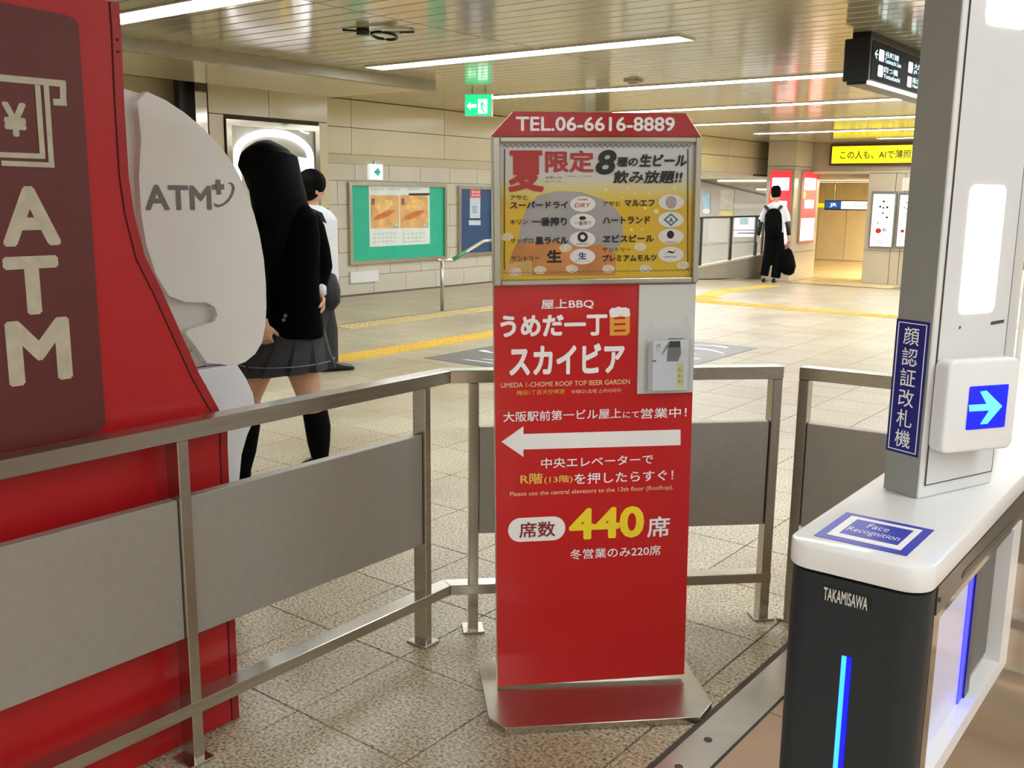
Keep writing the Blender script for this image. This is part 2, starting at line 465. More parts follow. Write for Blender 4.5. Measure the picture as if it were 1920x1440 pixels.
mb.prism([(x, y, z0) for x, y in poly], (0, 0, ZC-z0-.001))
tr = struct('trim_4', mb, M_soffit, 'grey drop soffit box along the ceiling by the arched advert')
obj('soffit_underside', MB().box(-9.28, -7.8, 1.0, 8.38, z0-.004, z0), M_cream, tr)

# ---- ceiling strip lights (things)
def strip(y, x0, x1, label, w=.25):
    t = thing('ceiling_light', label, 'ceiling light', ((x0+x1)/2, y, ZC-.012), 'recessed ceiling strip lights')
    mb = MB(); h = w/2
    mb.box(x0, x1, y-h-.012, y-h, ZC-.014, ZC); mb.box(x0, x1, y+h, y+h+.012, ZC-.014, ZC); mb.box(x0-.012, x0, y-h-.012, y+h+.012, ZC-.014, ZC); mb.box(x1, x1+.012, y-h-.012, y+h+.012, ZC-.014, ZC)
    obj('frame', mb, M_lampframe, t)
    obj('diffuser', MB().box(x0, x1, y-h, y+h, ZC-.011, ZC-.004), M_lamp, t)
strip(4.22, -7.35, 3.6, 'widest ceiling strip light, at the top left beside the kiosk')
strip(7.29, -7.42, -3.92, 'ceiling strip light with both ends showing, above the red sign')
strip(10.25, -8.55, 3.6, 'second ceiling strip light above the sign, running into the black hanging sign')
strip(13.08, -8.6, 3.6, 'third ceiling strip light counted from the red sign upward row by row')
strip(15.92, -8.6, 3.6, 'fourth thin ceiling strip light, just above the right corner of the red sign')
strip(18.65, -8.4, 3.6, 'fifth thin ceiling strip light, above the far yellow banner')
strip(21.28, -6.85, 3.6, 'farthest and shortest ceiling strip light, touching the yellow banner')
strip(1.3, .4, 4.6, 'ceiling strip light directly over the ticket gate, out of view', )
strip(-1.6, -3.2, 4.6, 'ceiling strip light just behind the viewer, out of view')
strip(-3.9, -6.0, 4.6, 'added fill strip farthest behind the viewer, out of view')  # unseen strip added as front light for surfaces facing the camera

# ---- left wall: tiles below, ledge, cream panels above
XW = -10.20
wl = struct('wall_left', MB().box(XW-.35, XW-.012, 3.0, 15.2, -.05, ZC+.05), M_joint, 'left wall of beige tiles with cream panels above')
rows = [0.0, .262, .592, .922, 1.25, 1.572, 1.80]
for r in range(6):
    z0, z1 = rows[r], rows[r+1]; w = .66; off = (r % 2)*w/2
    me = MB().box(-.012, 0, .004, w-.004, .003, z1-z0-.003).mesh('wall_tile'); me.materials.append(M_tile)
    y = 3.0+off+.35
    while y < 15.0:
        o = bpy.data.objects.new('wall_tile', me); C.objects.link(o); o.parent = wl; o.location = (XW, y, z0); y += w
lm = mat('ledge_cream', '#cfc6b0', .18, var=.02)
mb = MB(); mb.prism([(XW-.012, 3.0, 1.80), (XW+.004, 3.0, 1.80), (XW+.07, 3.0, 1.92), (XW-.012, 3.0, 1.92)], (0, 12.2, 0))
obj('ledge', mb, lm, wl)
for (z0, z1) in ((1.925, 2.275), (2.283, 2.642)):
    me = MB().box(-.012, .05, .004, 1.90-.004, 0, z1-z0).mesh('cream_panel'); me.materials.append(M_cream)
    for k in range(7):
        yy = 11.42-1.9*4+1.9*k
        if yy < 15.2:
            o = bpy.data.objects.new('cream_panel', me); C.objects.link(o); o.parent = wl; o.location = (XW, yy, z0)

# ---- pillar with arched light box
XP = -9.72
ya, yb = atX(388, 147, XP)[1], atX(612, 173, XP)[1]
pil = struct('pillar', MB().box(XW, XP-.012, ya-.02, yb, 0, ZC), M_joint, 'cream panelled pillar with the arched light box')
zj = atX(500, 221, XP)[2]
ym = atX(504, 190, XP)[1]
for a, b in ((ya, ym), (ym, yb)): obj('pillar_panel', MB().box(XP-.012, XP, a+.004, b-.004, zj+.006, ZC-.01), M_cream, pil)
y1, y2 = atX(424, 300, XP)[1], atX(597, 300, XP)[1]
for a, b in ((ya, y1-.01), (y2+.02, yb)):
    for z0, z1 in ((0, .6), (.605, 1.2), (1.205, zj)): obj('pillar_panel', MB().box(XP-.012, XP, a+.004, b-.004, z0+.004, z1-.004), M_cream, pil)
obj('pillar_panel', MB().box(XP-.012, XP, y1, y2+.01, .004, .7), M_cream, pil)
obj('pillar_return', MB().box(XW, XP-.004, yb, yb+.012, 0, ZC-.01), M_cream, pil)
obj('chrome_edge', MB().box(XP-.1, XP+.004, ya-.17, ya-.02, 0, ZC-.01), M_mirror, pil)
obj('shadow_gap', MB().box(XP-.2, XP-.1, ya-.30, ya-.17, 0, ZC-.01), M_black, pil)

# arched light box
F = Frame((XP, 0, 0), (0, 1, 0), (0, 0, 1))
lb = thing('arched_light_box', 'chrome framed light box with a glowing white arch behind the girl', 'light box', (XP, (y1+y2)/2, .72))
u0, u1 = y1, y2; v1 = F.uv(500, 229)[1]; v0 = .72
fwid = .07
for a in ((u0, v0, u0+fwid, v1), (u1-fwid, v0, u1, v1), (u0+fwid, v1-fwid, u1-fwid, v1), (u0+fwid, v0, u1-fwid, v0+fwid)):
    obj('chrome_frame', fbox(F, *a, 0.0, .035), M_mirror, lb)
bk = mat('light_box_backdrop', '#c4c0b0', .12, var=.35, scale=2.2, spec=.8)
obj('backdrop', fbox(F, u0+fwid, v0+fwid, u1-fwid, v1-fwid, 0.0, .006), bk, lb)
cu, rad = (u0+u1)/2-.005, (u1-u0)/2-fwid-.03
vs_ = v1-fwid-.02-rad
th = .085; arc = []
top_v = v1-fwid-.01
spring = F.uv(590, 296)[1]; rise = top_v-spring
outer = [(cu-rad, v0+.1)] + [(cu-rad*math.cos(R(a)), spring+rise*math.sin(R(a))) for a in range(0, 181, 10)] + [(cu+rad, v0+.1)]
inner = [(cu-(rad-th), v0+.1)] + [(cu-(rad-th)*math.cos(R(a)), spring+(rise-th)*math.sin(R(a))) for a in range(0, 181, 10)] + [(cu+(rad-th), v0+.1)]
mb = MB(); n = len(outer)
for i in range(n-1):
    q = [F.p(*outer[i], .006), F.p(*outer[i+1], .006), F.p(*inner[i+1], .006), F.p(*inner[i], .006)]
    mb.prism(q, F.N*.03)
obj('glowing_arch', mb, mat('arch_glow', '#f2f1ff', .4, emit=1.7, var=0), lb)
pplate(lb, 'yellow_motif', mat('motif_yellow', '#f0c93a', .4, emit=.7, var=0), F, [(540+7*math.cos(R(a)), 306+17*math.sin(R(a))) for a in range(0, 360, 20)], n=.012, th=.004)
pplate(lb, 'white_motif', mat('motif_white', '#f4f4f6', .4, emit=1.0, var=0), F, [(558, 294), (575, 297), (577, 360), (557, 360)], n=.012, th=.004)
pplate(lb, 'white_script', MATS['motif_white'], F, [(560, 243), (566, 244), (570, 247), (579, 249), (577, 252), (568, 249), (561, 246)], n=.012, th=.004)

# ---- notice boards on the left wall
F = Frame((XW, 0, 0), (0, 1, 0), (0, 0, 1))
def board(name, label, cat, px, col, fw_=.05):
    t = thing(name, label, cat, (XW, 0, 0))
    a, b, c, d = F.rect(*px); t.location = Vector((XW, (a+c)/2, b))
    for r in ((a, b, a+fw_, d), (c-fw_, b, c, d), (a+fw_, d-fw_, c-fw_, d), (a+fw_, b, c-fw_, b+fw_)): obj('frame', fbox(F, *r, .002, .05), M_alu, t)
    obj('backing', fbox(F, a+fw_, b+fw_, c-fw_, d-fw_, .002, .02), col, t)
    return t
M_green = mat('notice_green', '#17b795', .4, var=.06, scale=5)
gb = board('notice_board', 'teal green notice board with the two food posters', 'notice board', (652, 343, 834, 491), M_green)
ps = thing('poster', 'pair of food posters side by side on the teal board', 'poster', F.p(*F.uv(747, 455), .021))
M_food = mat('food_print', '#e2b070', .5, var=.25, scale=5)
pplate(ps, 'paper', mat('paper_white', '#e3ece8', .5), F, [(691, 463), (804, 457), (803, 349), (689, 349)], n=.024, th=.003)
pplate(ps, 'food_photo', M_food, F, [(693, 428), (746, 428), (746, 366), (692, 366)], n=.0255)
pplate(ps, 'food_photo', M_food, F, [(748, 428), (801, 427), (800, 366), (748, 366)], n=.0255)
for x in (0, 56):
    pplate(ps, 'sausage', mat('sausage_print', '#d07a3c', .5, var=.2, scale=20), F, [(718+x+19*math.cos(R(a_))-4*math.sin(R(a_)), 403-6*math.cos(R(a_))+7*math.sin(R(a_))) for a_ in range(0, 360, 20)], n=.0262)
    pplate(ps, 'bun', mat('bun_print', '#efc67c', .5, var=.2, scale=20), F, [(719+x+17*math.cos(R(a_)), 385-4*math.cos(R(a_))+10*math.sin(R(a_))) for a_ in range(0, 360, 20)], n=.0270)
    pplate(ps, 'garnish', mat('garnish_print', '#8a5a44', .5, var=.3, scale=20), F, [(694+x, 372), (700+x, 372), (700+x, 384), (694+x, 384)], n=.0262)
    pplate(ps, 'leaf_print', mat('leaf_print', '#a9c9a0', .5, var=.3, scale=20), F, [(734+x, 424), (744+x, 412), (745+x, 428)], n=.0262)
pplate(ps, 'title_band', M_pk, F, [(764, 366.5), (803, 366), (803, 362), (764, 362.5)], n=.0262)
for x in (693, 725, 762):
    text(ps, 'お知らせ', mat('poster_grey_print', '#8b928e', .5), F, F.rect(x, 352.5, x+24, 357), n=.026)
for y in (436, 444, 451):
    for x in (697, 752): text(ps, 'テイクアウト', MATS['poster_grey_print'], F, F.rect(x, y, x+44, y+4), n=.026)
bb = board('notice_board', 'dark blue notice board half hidden by the red sign', 'notice board', (857, 349, 922, 479), mat('notice_blue', '#234a78', .35, var=.06))
ps = thing('poster', 'narrow red and white poster on the dark blue board', 'poster', F.p(*F.uv(889, 418), .021))
pplate(ps, 'paper', mat('paper_bluewhite', '#c6d6e6', .5), F, [(879, 409), (898, 409), (899, 349), (879, 349)], n=.024, th=.003)
pplate(ps, 'red_band', mat('poster_pink', '#dc5a66', .5), F, [(879, 371), (899, 371), (899, 349), (879, 349)], n=.0255)
pplate(ps, 'foot_label', MATS['paper_bluewhite'], F, [(877, 422), (899, 422), (899, 413), (877, 413)], n=.024, th=.003)
for y in (352, 358, 364): text(ps, '案内図', M_pw, F, F.rect(882, y, 897, y+4), n=.0262)
for y in (386, 391, 396): text(ps, 'お客様各位', M_pblue, F, F.rect(883, y, 893, y+3.5), n=.026)
pt = tag(obj('wall_plate', fbox(F, *F.rect(655, 508, 707, 529), .002, .03), M_white2), 'blank white rectangular plate low on the wall below the green board', 'plate')
# projecting arrow sign
t = thing('arrow_sign', 'small white illuminated sign with a green left arrow above the green board', 'sign', F.p(*F.uv(700, 337), .05))
a, b, c, d = F.rect(688, 308, 712, 337)
obj('sign_box', fbox(F, a, b, c, d, .01, .06), mat('sign_lit_white', '#eafaf8', .4, emit=.55, var=0), t)
obj('bracket', fbox(F, (a+c)/2-.03, d, (a+c)/2+.03, d+.05, .003, .05), M_alu, t)
G = Frame(F.p(0, 0, .06), F.U, F.V)
ga = mat('arrow_green', '#12a08c', .4, emit=.3, var=0)
plate(t, 'arrow', ga, G, [(a+.07, (b+d)/2), (a+.16, b+.05), (a+.19, b+.08), (a+.135, (b+d)/2-.02), (c-.05, (b+d)/2-.02), (c-.05, (b+d)/2+.02), (a+.135, (b+d)/2+.02), (a+.19, d-.08), (a+.16, d-.05)], n=.003, th=.002)

# ---- handrail by the wall
hp = fl(829, 583)
t = thing('handrail', 'slim steel handrail on a post in front of the green poster wall', 'handrail', hp)
zt = 1.0
ptop = np.array([hp[0], hp[1], 0]); 
h1 = atX(829, 487, hp[0])
obj('post', MB().tube([hp, (hp[0], hp[1], h1[2])], .022, 12), M_steel, t, smooth=True)
a = atX(848, 488, hp[0]); b = atX(906, 452, hp[0]); c = atX(925, 450, hp[0])
obj('rail', MB().tube([(hp[0], hp[1]-.08, h1[2]), (hp[0], a[1], a[2]), b, c], .022, 12), mat('rail_bright', '#d8d6cc', .2, metal=.8), t, smooth=True)
obj('grip', MB().tube([(hp[0], a[1], a[2]+.002), (hp[0], a[1]+.25, a[2]+.002+.25*(b[2]-a[2])/(b[1]-a[1]))], .025, 12), mat('rail_green', '#2f7a52', .4), t, smooth=True)
obj('post', MB().tube([(c[0], c[1]+.1, 0), (c[0], c[1]+.1, c[2])], .022, 12), M_steel, t, smooth=True)

# ---- exit sign hanging from the ceiling
ex = fl(898, 168, ZC)
F = Frame((ex[0], ex[1], 0), (_rt[0]*.97+.1, _rt[1]*.97-.12, 0), (0, 0, 1))
t = thing('exit_sign', 'green illuminated emergency exit sign hanging under the ceiling', 'exit sign', ex)
w = .165; za, zb = 2.335, 2.595
obj('sign_box', fbox(F, -w, za, w, zb, -.05, .05), M_white2, t)
obj('green_face', fbox(F, -w+.008, za+.008, w-.008, zb-.008, .05, .054), mat('exit_green', '#14cf86', .4, emit=1.3, var=.02), t)
wm = mat('exit_white', '#d8fff4', .4, emit=1.6, var=0)
plate(t, 'door_symbol', wm, F, [(0, za+.03), (.115, za+.03), (.115, zb-.06), (0, zb-.06)], n=.056, th=.001)
plate(t, 'running_figure', MATS['exit_green'], F, [(.02, za+.04), (.04, za+.1), (.03, za+.15), (.06, za+.17), (.09, za+.1), (.075, za+.1), (.062, za+.14), (.055, za+.1), (.085, za+.04), (.07, za+.04), (.045, za+.085)], n=.058, th=.001)
plate(t, 'arrow', wm, F, [(-.14, (za+zb)/2-.01), (-.09, (za+zb)/2-.06), (-.09, (za+zb)/2-.03), (-.02, (za+zb)/2-.03), (-.02, (za+zb)/2+.01), (-.09, (za+zb)/2+.01), (-.09, (za+zb)/2+.04)], n=.056, th=.001)
obj('hanger', MB().tube([F.p(-.08, zb), F.p(-.08, ZC)], .008, 8), M_alu, t); obj('hanger', MB().tube([F.p(.08, zb), F.p(.08, ZC)], .008, 8), M_alu, t)

# ---- broken fitting on the ceiling
c0 = fl(708, 55, ZC)
t = thing('ceiling_fitting', 'small dark broken fitting with a dangling ring on the plank ceiling', 'fitting', c0)
obj('mount', MB().tube([(c0[0]-.06, c0[1]-.1, ZC), (c0[0]-.06, c0[1]-.1, ZC-.05)], .05, 14), M_black, t, smooth=True)
ring = [(c0[0]+.03+.10*math.cos(R(a)), c0[1]+.04+.10*math.sin(R(a)), ZC-.045-.015*math.sin(R(a))) for a in range(0, 361, 20)]
obj('ring', MB().tube(ring, .012, 8, cap=False), M_black, t, smooth=True)
obj('wire', MB().tube([(c0[0]-.22, c0[1]-.16, ZC-.006), (c0[0]-.08, c0[1]-.1, ZC-.02), (c0[0]+.05, c0[1]-.02, ZC-.03), (c0[0]+.2, c0[1]+.2, ZC-.012)], .008, 8), M_black, t, smooth=True)
obj('cover_plate', MB().tube([(c0[0]+.08, c0[1]+.1, ZC-.02), (c0[0]+.08, c0[1]+.1, ZC-.028)], .06, 16), M_alu, t)
s0 = fl(1188, 150, ZC)
sk = thing('smoke_detector', 'small round detector disc on the ceiling above the red sign', 'detector', s0)
obj('base', MB().tube([(s0[0], s0[1], ZC), (s0[0], s0[1], ZC-.02)], .11, 20), M_soffit, sk); obj('sensor', MB().tube([(s0[0], s0[1], ZC-.02), (s0[0], s0[1], ZC-.045)], [.07, .04], 20), M_soffit, sk)

# ---- black hanging direction sign
bs = fl(1635, 56, ZC); XB = bs[0]
F = Frame((XB, 0, 0), (0, 1, 0), (0, 0, 1))
t = thing('direction_sign', 'black hanging direction sign with lit white route text near the ceiling', 'sign', (XB, 8.5, 2.27))
ya_, yb_ = 7.76, 10.2
obj('case', MB().box(XB-.20, XB, ya_, yb_, 2.285, 2.60), M_black, t, bevel=.012)
obj('face', fbox(F, ya_+.05, 2.30, yb_-.05, 2.585, .0, .004), mat('sign_face_dark', '#2b2b30', .6, var=.03, spec=.1), t)
obj('hanger', MB().box(XB-.16, XB-.02, ya_+.06, yb_-.06, 2.60, ZC), M_black, t)
obj('under_light', MB().box(XB-.015, XB+.012, ya_+.03, yb_-.03, 2.262, 2.284), mat('under_light', '#fff9ee', .4, emit=3.5, var=0), t)
obj('grille', MB().box(XB-.17, XB-.02, ya_+.03, yb_-.03, 2.262, 2.285), M_black, t)
wl_ = mat('sign_glow_white', '#cfeef6', .4, emit=1.4, var=0); pk_ = mat('sign_glow_pink', '#f0c0cc', .4, emit=1.2, var=0)
plate(t, 'arrow', wl_, F, [(7.86, 2.49), (7.91, 2.455), (7.915, 2.465), (7.885, 2.485), (7.94, 2.485), (7.94, 2.495), (7.885, 2.495), (7.915, 2.515), (7.91, 2.525)], n=.006, th=.001)
for u, v, m_ in ((7.96, 2.45, wl_), (7.96, 2.335, wl_), (8.72, 2.44, wl_), (8.72, 2.325, pk_)):
    plate(t, 'icon', m_, F, rrect(u, v, u+.12, v+.085, .015), n=.006, th=.001)
for u, v, s, s2 in ((8.1, 2.45, '谷町線', 'Tanimachi Line'), (8.1, 2.335, '四つ橋', 'Yotsubashi'), (8.87, 2.44, '大阪駅', 'JR Osaka'), (8.87, 2.325, '阪急線', 'Hankyu Line')):
    text(t, s, wl_, F, (u, v+.042, u+.35, v+.088), n=.006, bold=.01); text(t, s2, wl_, F, (u, v, u+.42, v+.034), n=.006, bold=.01)

# ================================================================== FAR END OF THE CONCOURSE
ZF = ground(30)
M_grey = mat('grey_plaster', '#a7a296', .35, var=.04)
M_greyt = mat('grey_stone', '#a39f90', .3, var=.05, scale=4, tint=.03)
# fascia above the stair opening (continues the left wall)
XS = -9.62
wf = struct('wall_fascia', MB().box(XS-.3, XS-.012, 15.2, 22.6, 1.90, ZC), M_joint, 'cream fascia above the stair opening')
for z0, z1 in ((1.93, 2.28), (2.29, 2.645)):
    for k in range(3): obj('cream_panel', MB().box(XS-.012, XS, 15.2+2.42*k+.005, 15.2+2.42*(k+1)-.005, z0, z1-.004), M_cream, wf)
obj('fascia_underside', MB().box(XS-.3, XS+.02, 15.2, 21.3, 1.885, 1.925), lm, wf)
struct('wall_return', MB().box(XW-.3, XS-.012, 15.2, 15.5, -.2, 1.9), M_tile, 'end of the tiled wall beside the stair opening')
# stair hall behind
M_hall = mat('hall_grey', '#bdbab0', .4, var=.03)
YH = 24.5
struct('wall_stairs', MB().box(-14.0, -13.8, 15.5, YH, -1.2, 2.2), M_hall, 'grey side wall of the stair hall behind the glass')
we = struct('wall_stairs_end', MB().box(-13.8, -9.45, YH, YH+.15, -1.2, 2.2), M_hall, 'pale grey end wall of the stair hall behind the glass')
struct('ceiling_stairs', MB().box(-13.8, XS-.31, 15.5, YH, 2.1, 2.2), mat('grey_ceiling', '#a8a498', .4), 'low grey ceiling of the stair hall')
struct('floor_stairs', MB().box(-13.8, XS-.15, 15.5, YH, -1.3, -1.2), M_greyt, 'lower floor of the stair hall')
FH = Frame((0, YH, 0), (1, 0, 0), (0, 0, 1))
pplate(we, 'sloping_beam', mat('beam_grey', '#77736a', .5), FH, [(1300, 334), (1445, 366), (1445, 370), (1300, 337)], n=.03, th=.028)
pplate(we, 'white_band', mat('band_white', '#d3d2c8', .4), FH, [(1376, 391), (1440, 391), (1440, 382), (1376, 382)], n=.02, th=.018)
for i, px_ in enumerate(((1346, 338.2, 1437, 340.0), (1419, 354.2, 1440, 355.8))):
    a, b, c, d = FH.rect(*px_)
    t = thing('strip_light', ('slim strip light in the stair hall behind the glass balustrade', 'short strip light in the stair hall touching the far pillar')[i], 'strip light', FH.p((a+c)/2, b, .05))
    obj('frame', fbox(FH, a-.01, d, c+.01, d+.012, .002, .03), M_lampframe, t); obj('diffuser', fbox(FH, a, b, c, d, .002, .012), mat('slim_lamp', '#fff3df', .4, emit=6, var=0), t)
for y in (17.5, 20.5, 23.2):  # unseen lamps added to lift the dark stair hall
    t = thing('ceiling_light', {17.5: 'nearest', 20.5: 'middle', 23.2: 'farthest'}[y]+' of the three added unseen lamps brightening the stair hall', 'ceiling light', (-12, y, 2.09), 'added stair hall lights')
    obj('frame', MB().box(-13.6, -10.4, y-.14, y+.14, 2.085, 2.1), M_lampframe, t); obj('diffuser', MB().box(-13.58, -10.42, y-.12, y+.12, 2.075, 2.085), mat('hall_fill', '#f6f8ff', .4, emit=75, var=0), t)
# parapet and glass balustrade
par = thing('balustrade', 'glass balustrade with dark posts on a grey stone parapet beside the stairs', 'balustrade', (XS, 18, ground(18)))
yA, yB = 15.6, 22.3
zA = lambda Y: -.06+.035*(Y-19.0)+.0
mb = MB(); mb.prism([(XS, yA, ground(yA)-.02), (XS, yB, ground(yB)-.02), (XS, yB, zA(yB)), (XS, yA, zA(yA))], (-.14, 0, 0))
obj('parapet', mb, M_greyt, par)
mb = MB(); mb.prism([(XS+.02, yA, zA(yA)), (XS+.02, yB, zA(yB)), (XS+.02, yB, zA(yB)+.035), (XS+.02, yA, zA(yA)+.035)], (-.18, 0, 0))
obj('coping', mb, mat('coping_stone', '#cfcabb', .3), par)
M_glass = mat('balustrade_glass', '#dfe8e4', .03, alpha=.22, spec=.6, var=0)
ps_ = [15.7, 17.4, 19.05, 20.5, 21.85, 22.25]
for y in ps_: obj('post', MB().box(XS-.10, XS-.04, y-.03, y+.03, zA(y)+.03, .98), mat('post_dark', '#3c3f40', .35, metal=.6), par)
for a, b in zip(ps_[:-1], ps_[1:]):
    mb = MB(); mb.prism([(XS-.065, a+.04, zA(a)+.08), (XS-.065, b-.04, zA(b)+.08), (XS-.065, b-.04, .95), (XS-.065, a+.04, .95)], (-.012, 0, 0)); obj('glass_pane', mb, M_glass, par)
obj('top_rail', MB().box(XS-.10, XS-.04, yA, yB, .96, 1.0), MATS['post_dark'], par)
obj('mid_rail', MB().tube([(XS-.2, yA, .42), (XS-.2, yB, .38)], .02, 10), M_alu, par)
# posters and lit panel beyond the glass
F = FH
t = thing('poster', 'pale blue poster seen just right of the sign frame', 'poster', F.p(*F.uv(1326, 402), .01)); pplate(t, 'paper', mat('poster_paleblue', '#a9cfe0', .5, var=.2, scale=4), F, [(1318, 400), (1332, 400), (1332, 362), (1318, 362)], n=.02, th=.01); pplate(t, 'foot_disc', M_pw, F, [(1325+7*math.cos(R(a)), 396+5*math.sin(R(a))) for a in range(0, 360, 30)], n=.024, th=.002)
t = thing('poster', 'pale poster with a yellow foot above the glass balustrade', 'poster', F.p(*F.uv(1362, 410), .01)); pplate(t, 'paper', mat('poster_pale', '#cfcfc2', .5, var=.12, scale=4), F, [(1350, 394), (1375, 394), (1377, 356), (1352, 356)], n=.02, th=.01); pplate(t, 'yellow_foot', mat('poster_yellowfoot', '#d9d38a', .5), F, [(1349, 407), (1374, 407), (1375, 395), (1350, 395)], n=.02, th=.01)
t = thing('map_panel', 'lit white panel with a blue screen behind the balustrade next to the man', 'panel', F.p(*F.uv(1402, 446), .05))
pplate(t, 'panel_body', mat('panel_lit', '#e9eef8', .4, emit=.75, var=0), F, [(1379, 444), (1430, 444), (1431, 406), (1381, 406)], n=.1, th=.09); pplate(t, 'screen', mat('panel_blue', '#9cc4d8', .4, emit=.4, var=0), F, [(1390, 421), (1406, 421), (1406, 409), (1390, 409)], n=.106, th=.004); pplate(t, 'red_line', M_pr, F, [(1379, 432), (1430, 432), (1430, 430.5), (1379, 430.5)], n=.106, th=.004); pplate(t, 'caption', M_pblue, F, [(1386, 438), (1418, 438), (1418, 436), (1386, 436)], n=.106, th=.004)

# pillar with the two red light boxes
X1, YP = -8.65, 21.4
pil = struct('pillar', MB().box(-9.30, X1-.01, YP+.01, 22.9, ZF, ZC), M_joint, 'grey far pillar carrying the red light boxes')
pg = mat('pillar_stone', '#c6bba4', .14, var=.03, scale=1.5, spec=.7)
zj1, zj2 = 2.10, .20
F = Frame((0, YP, 0), (1, 0, 0), (0, 0, 1)); FS = Frame((X1, 0, 0), (0, 1, 0), (0, 0, 1))
for z0, z1 in ((ZF, zj2), (zj2, zj1), (zj1, ZC)):
    obj('pillar_panel', MB().box(-9.30, X1, YP, YP+.01, z0+.006, z1-.006), pg, pil); obj('pillar_panel', MB().box(X1-.01, X1, YP+.012, 22.9, z0+.006, z1-.006), pg, pil)
M_redlit = mat('light_box_red', '#e8333f', .35, emit=1.0, var=.25, scale=2.5); M_whlit = mat('light_box_white', '#fff0f0', .35, emit=1.3, var=.03); M_orlit = mat('light_box_orange', '#f6a04a', .35, emit=1.0, var=.1)
def redbox(Fr, px, label):
    a, b, c, d = px
    t = thing('light_box', label, 'light box', Fr.p((a+c)/2, b, .02))
    obj('casing', fbox(Fr, a-.02, b-.02, c+.02, d+.02, .002, .05), M_alu, t)
    t = obj('lit_face', fbox(Fr, a, b, c, d, .05, .054), M_redlit, t)
    h = d-b; w = c-a
    plate(t, 'white_title', M_whlit, Fr, rrect(a+.1*w, d-.26*h, c-.1*w, d-.09*h, .04*w), n=.057, th=.002)
    plate(t, 'white_badge', M_whlit, Fr, rrect(a+.2*w, d-.52*h, c-.15*w, d-.40*h, .04*w), n=.057, th=.002)
    plate(t, 'orange_spot', M_orlit, Fr, ell(a+.15*w, d-.33*h, .1*w, .06*h, 14), n=.057, th=.002)
    plate(t, 'white_foot', M_whlit, Fr, [(a+.03*w, b+.02*h), (c-.03*w, b+.02*h), (c-.03*w, b+.34*h), (a+.03*w, b+.34*h)], n=.057, th=.002)
redbox(F, (-9.20, .35, -8.70, 2.0), 'red and white light box poster directly behind the man with the backpack')
redbox(FS, (21.75, .42, 22.62, 2.0), 'red and white light box on the pillar side facing the beige corridor')
# opening fascia with the yellow banner
YF = 22.35
struct('wall_banner', MB().box(X1, XR, YF, YF+.3, 2.0, ZC), mat('banner_wall', '#ad9f86', .2, var=.04), 'taupe fascia over the far opening')
struct('trim_5', MB().box(X1, XR, YF-.02, YF+.32, 1.95, 2.01), lm, 'pale lintel under the far fascia')
F = Frame((0, YF, 0), (1, 0, 0), (0, 0, 1))
t = thing('banner_sign', 'bright yellow backlit banner with Japanese text above the far opening', 'banner', (-6.5, YF, 2.14))
a, b, c, d = -8.22, 2.13, -4.2, 2.60
obj('casing', fbox(F, a, b, c, d, .002, .08), mat('banner_frame', '#4a3217', .4), t)
obj('lit_face', fbox(F, a+.05, b+.05, c-.05, d-.05, .08, .085), mat('banner_yellow', '#f2e21a', .4, emit=1.15, var=.03), t)
text(t, 'この人も、AIで薄照アプリ', mat('banner_ink', '#4a4400', .5), F, (-7.98, 2.27, -5.95, 2.45), n=.087, bold=.02)
# inner beige corridor
M_beige = mat('beige_panel', '#e6d6b2', .3, var=.05, scale=1.4, tint=.04)
cb = struct('wall_corridor', MB().box(-13.0, XR, 30.0, 30.2, ZF, 1.9), M_joint, 'beige panelled end wall of the corridor')
for k in range(8): obj('beige_panel', MB().box(-13.0+.86*k+.006, -13.0+.86*(k+1)-.006, 29.97, 30.0, ZF+.01, 1.12), M_beige, cb)
struct('ceiling_corridor', MB().box(-13.0, XR, YF+.3, 30.2, 1.86, 1.96), mat('corridor_ceiling', '#b7aa84', .3), 'low cream ceiling of the corridor')
struct('wall_corridor_side', MB().box(-13.2, -13.0, YH+.2, 30, ZF, 1.9), M_beige, 'beige side wall of the corridor')
struct('wall_corridor_upper', MB().box(-13.0, XR, 29.9, 29.96, 1.12, 1.86), mat('upper_grey', '#cfc09a', .3), 'upper band of the corridor end wall')
for i, (y, x0, x1) in enumerate(((24.4, -9.4, -7.9), (27.3, -11.0, -8.0))):
    t = thing('ceiling_light', ('strip light in the corridor ceiling above the blue and white sign', 'deeper strip light in the corridor ceiling behind the blue and white sign')[i], 'ceiling light', (-8.8, y, 1.85))
    obj('frame', MB().box(x0-.02, x1+.02, y-.03, y+.03, 1.852, 1.86), M_lampframe, t); obj('diffuser', MB().box(x0, x1, y-.012, y+.012, 1.848, 1.852), MATS['slim_lamp'], t)
for y in (23.6, 25.4, 27.2, 29.0):  # lamps added out of sight to brighten the corridor
    t = thing('ceiling_light', {23.6: 'first', 25.4: 'second', 27.2: 'third', 29.0: 'last'}[y]+' of the added unseen lamps brightening the corridor, behind the taupe pillar', 'ceiling light', (-5, y, 1.85), 'added hidden corridor lights')
    obj('frame', MB().box(-7.0, -2.5, y-.2, y+.2, 1.85, 1.86), M_lampframe, t); obj('diffuser', MB().box(-6.98, -2.52, y-.18, y+.18, 1.84, 1.85), mat('corridor_fill', '#fff0d2', .4, emit=60, var=0), t)
F = Frame((0, 26.0, 0), (1, 0, 0), (0, 0, 1))
t = thing('station_sign', 'hanging blue and white JR station sign in the beige corridor', 'sign', (-9.0, 26.0, 1.13))
a, b, c, d = -9.62, 1.14, -7.9, 1.34
obj('case', fbox(F, a-.02, b-.03, c, d+.02, -.12, -.004), M_black, t)
obj('white_face', fbox(F, a+.42, b, c, d, -.004, .0), mat('station_white', '#f4f2ea', .4, emit=1.1, var=0), t)
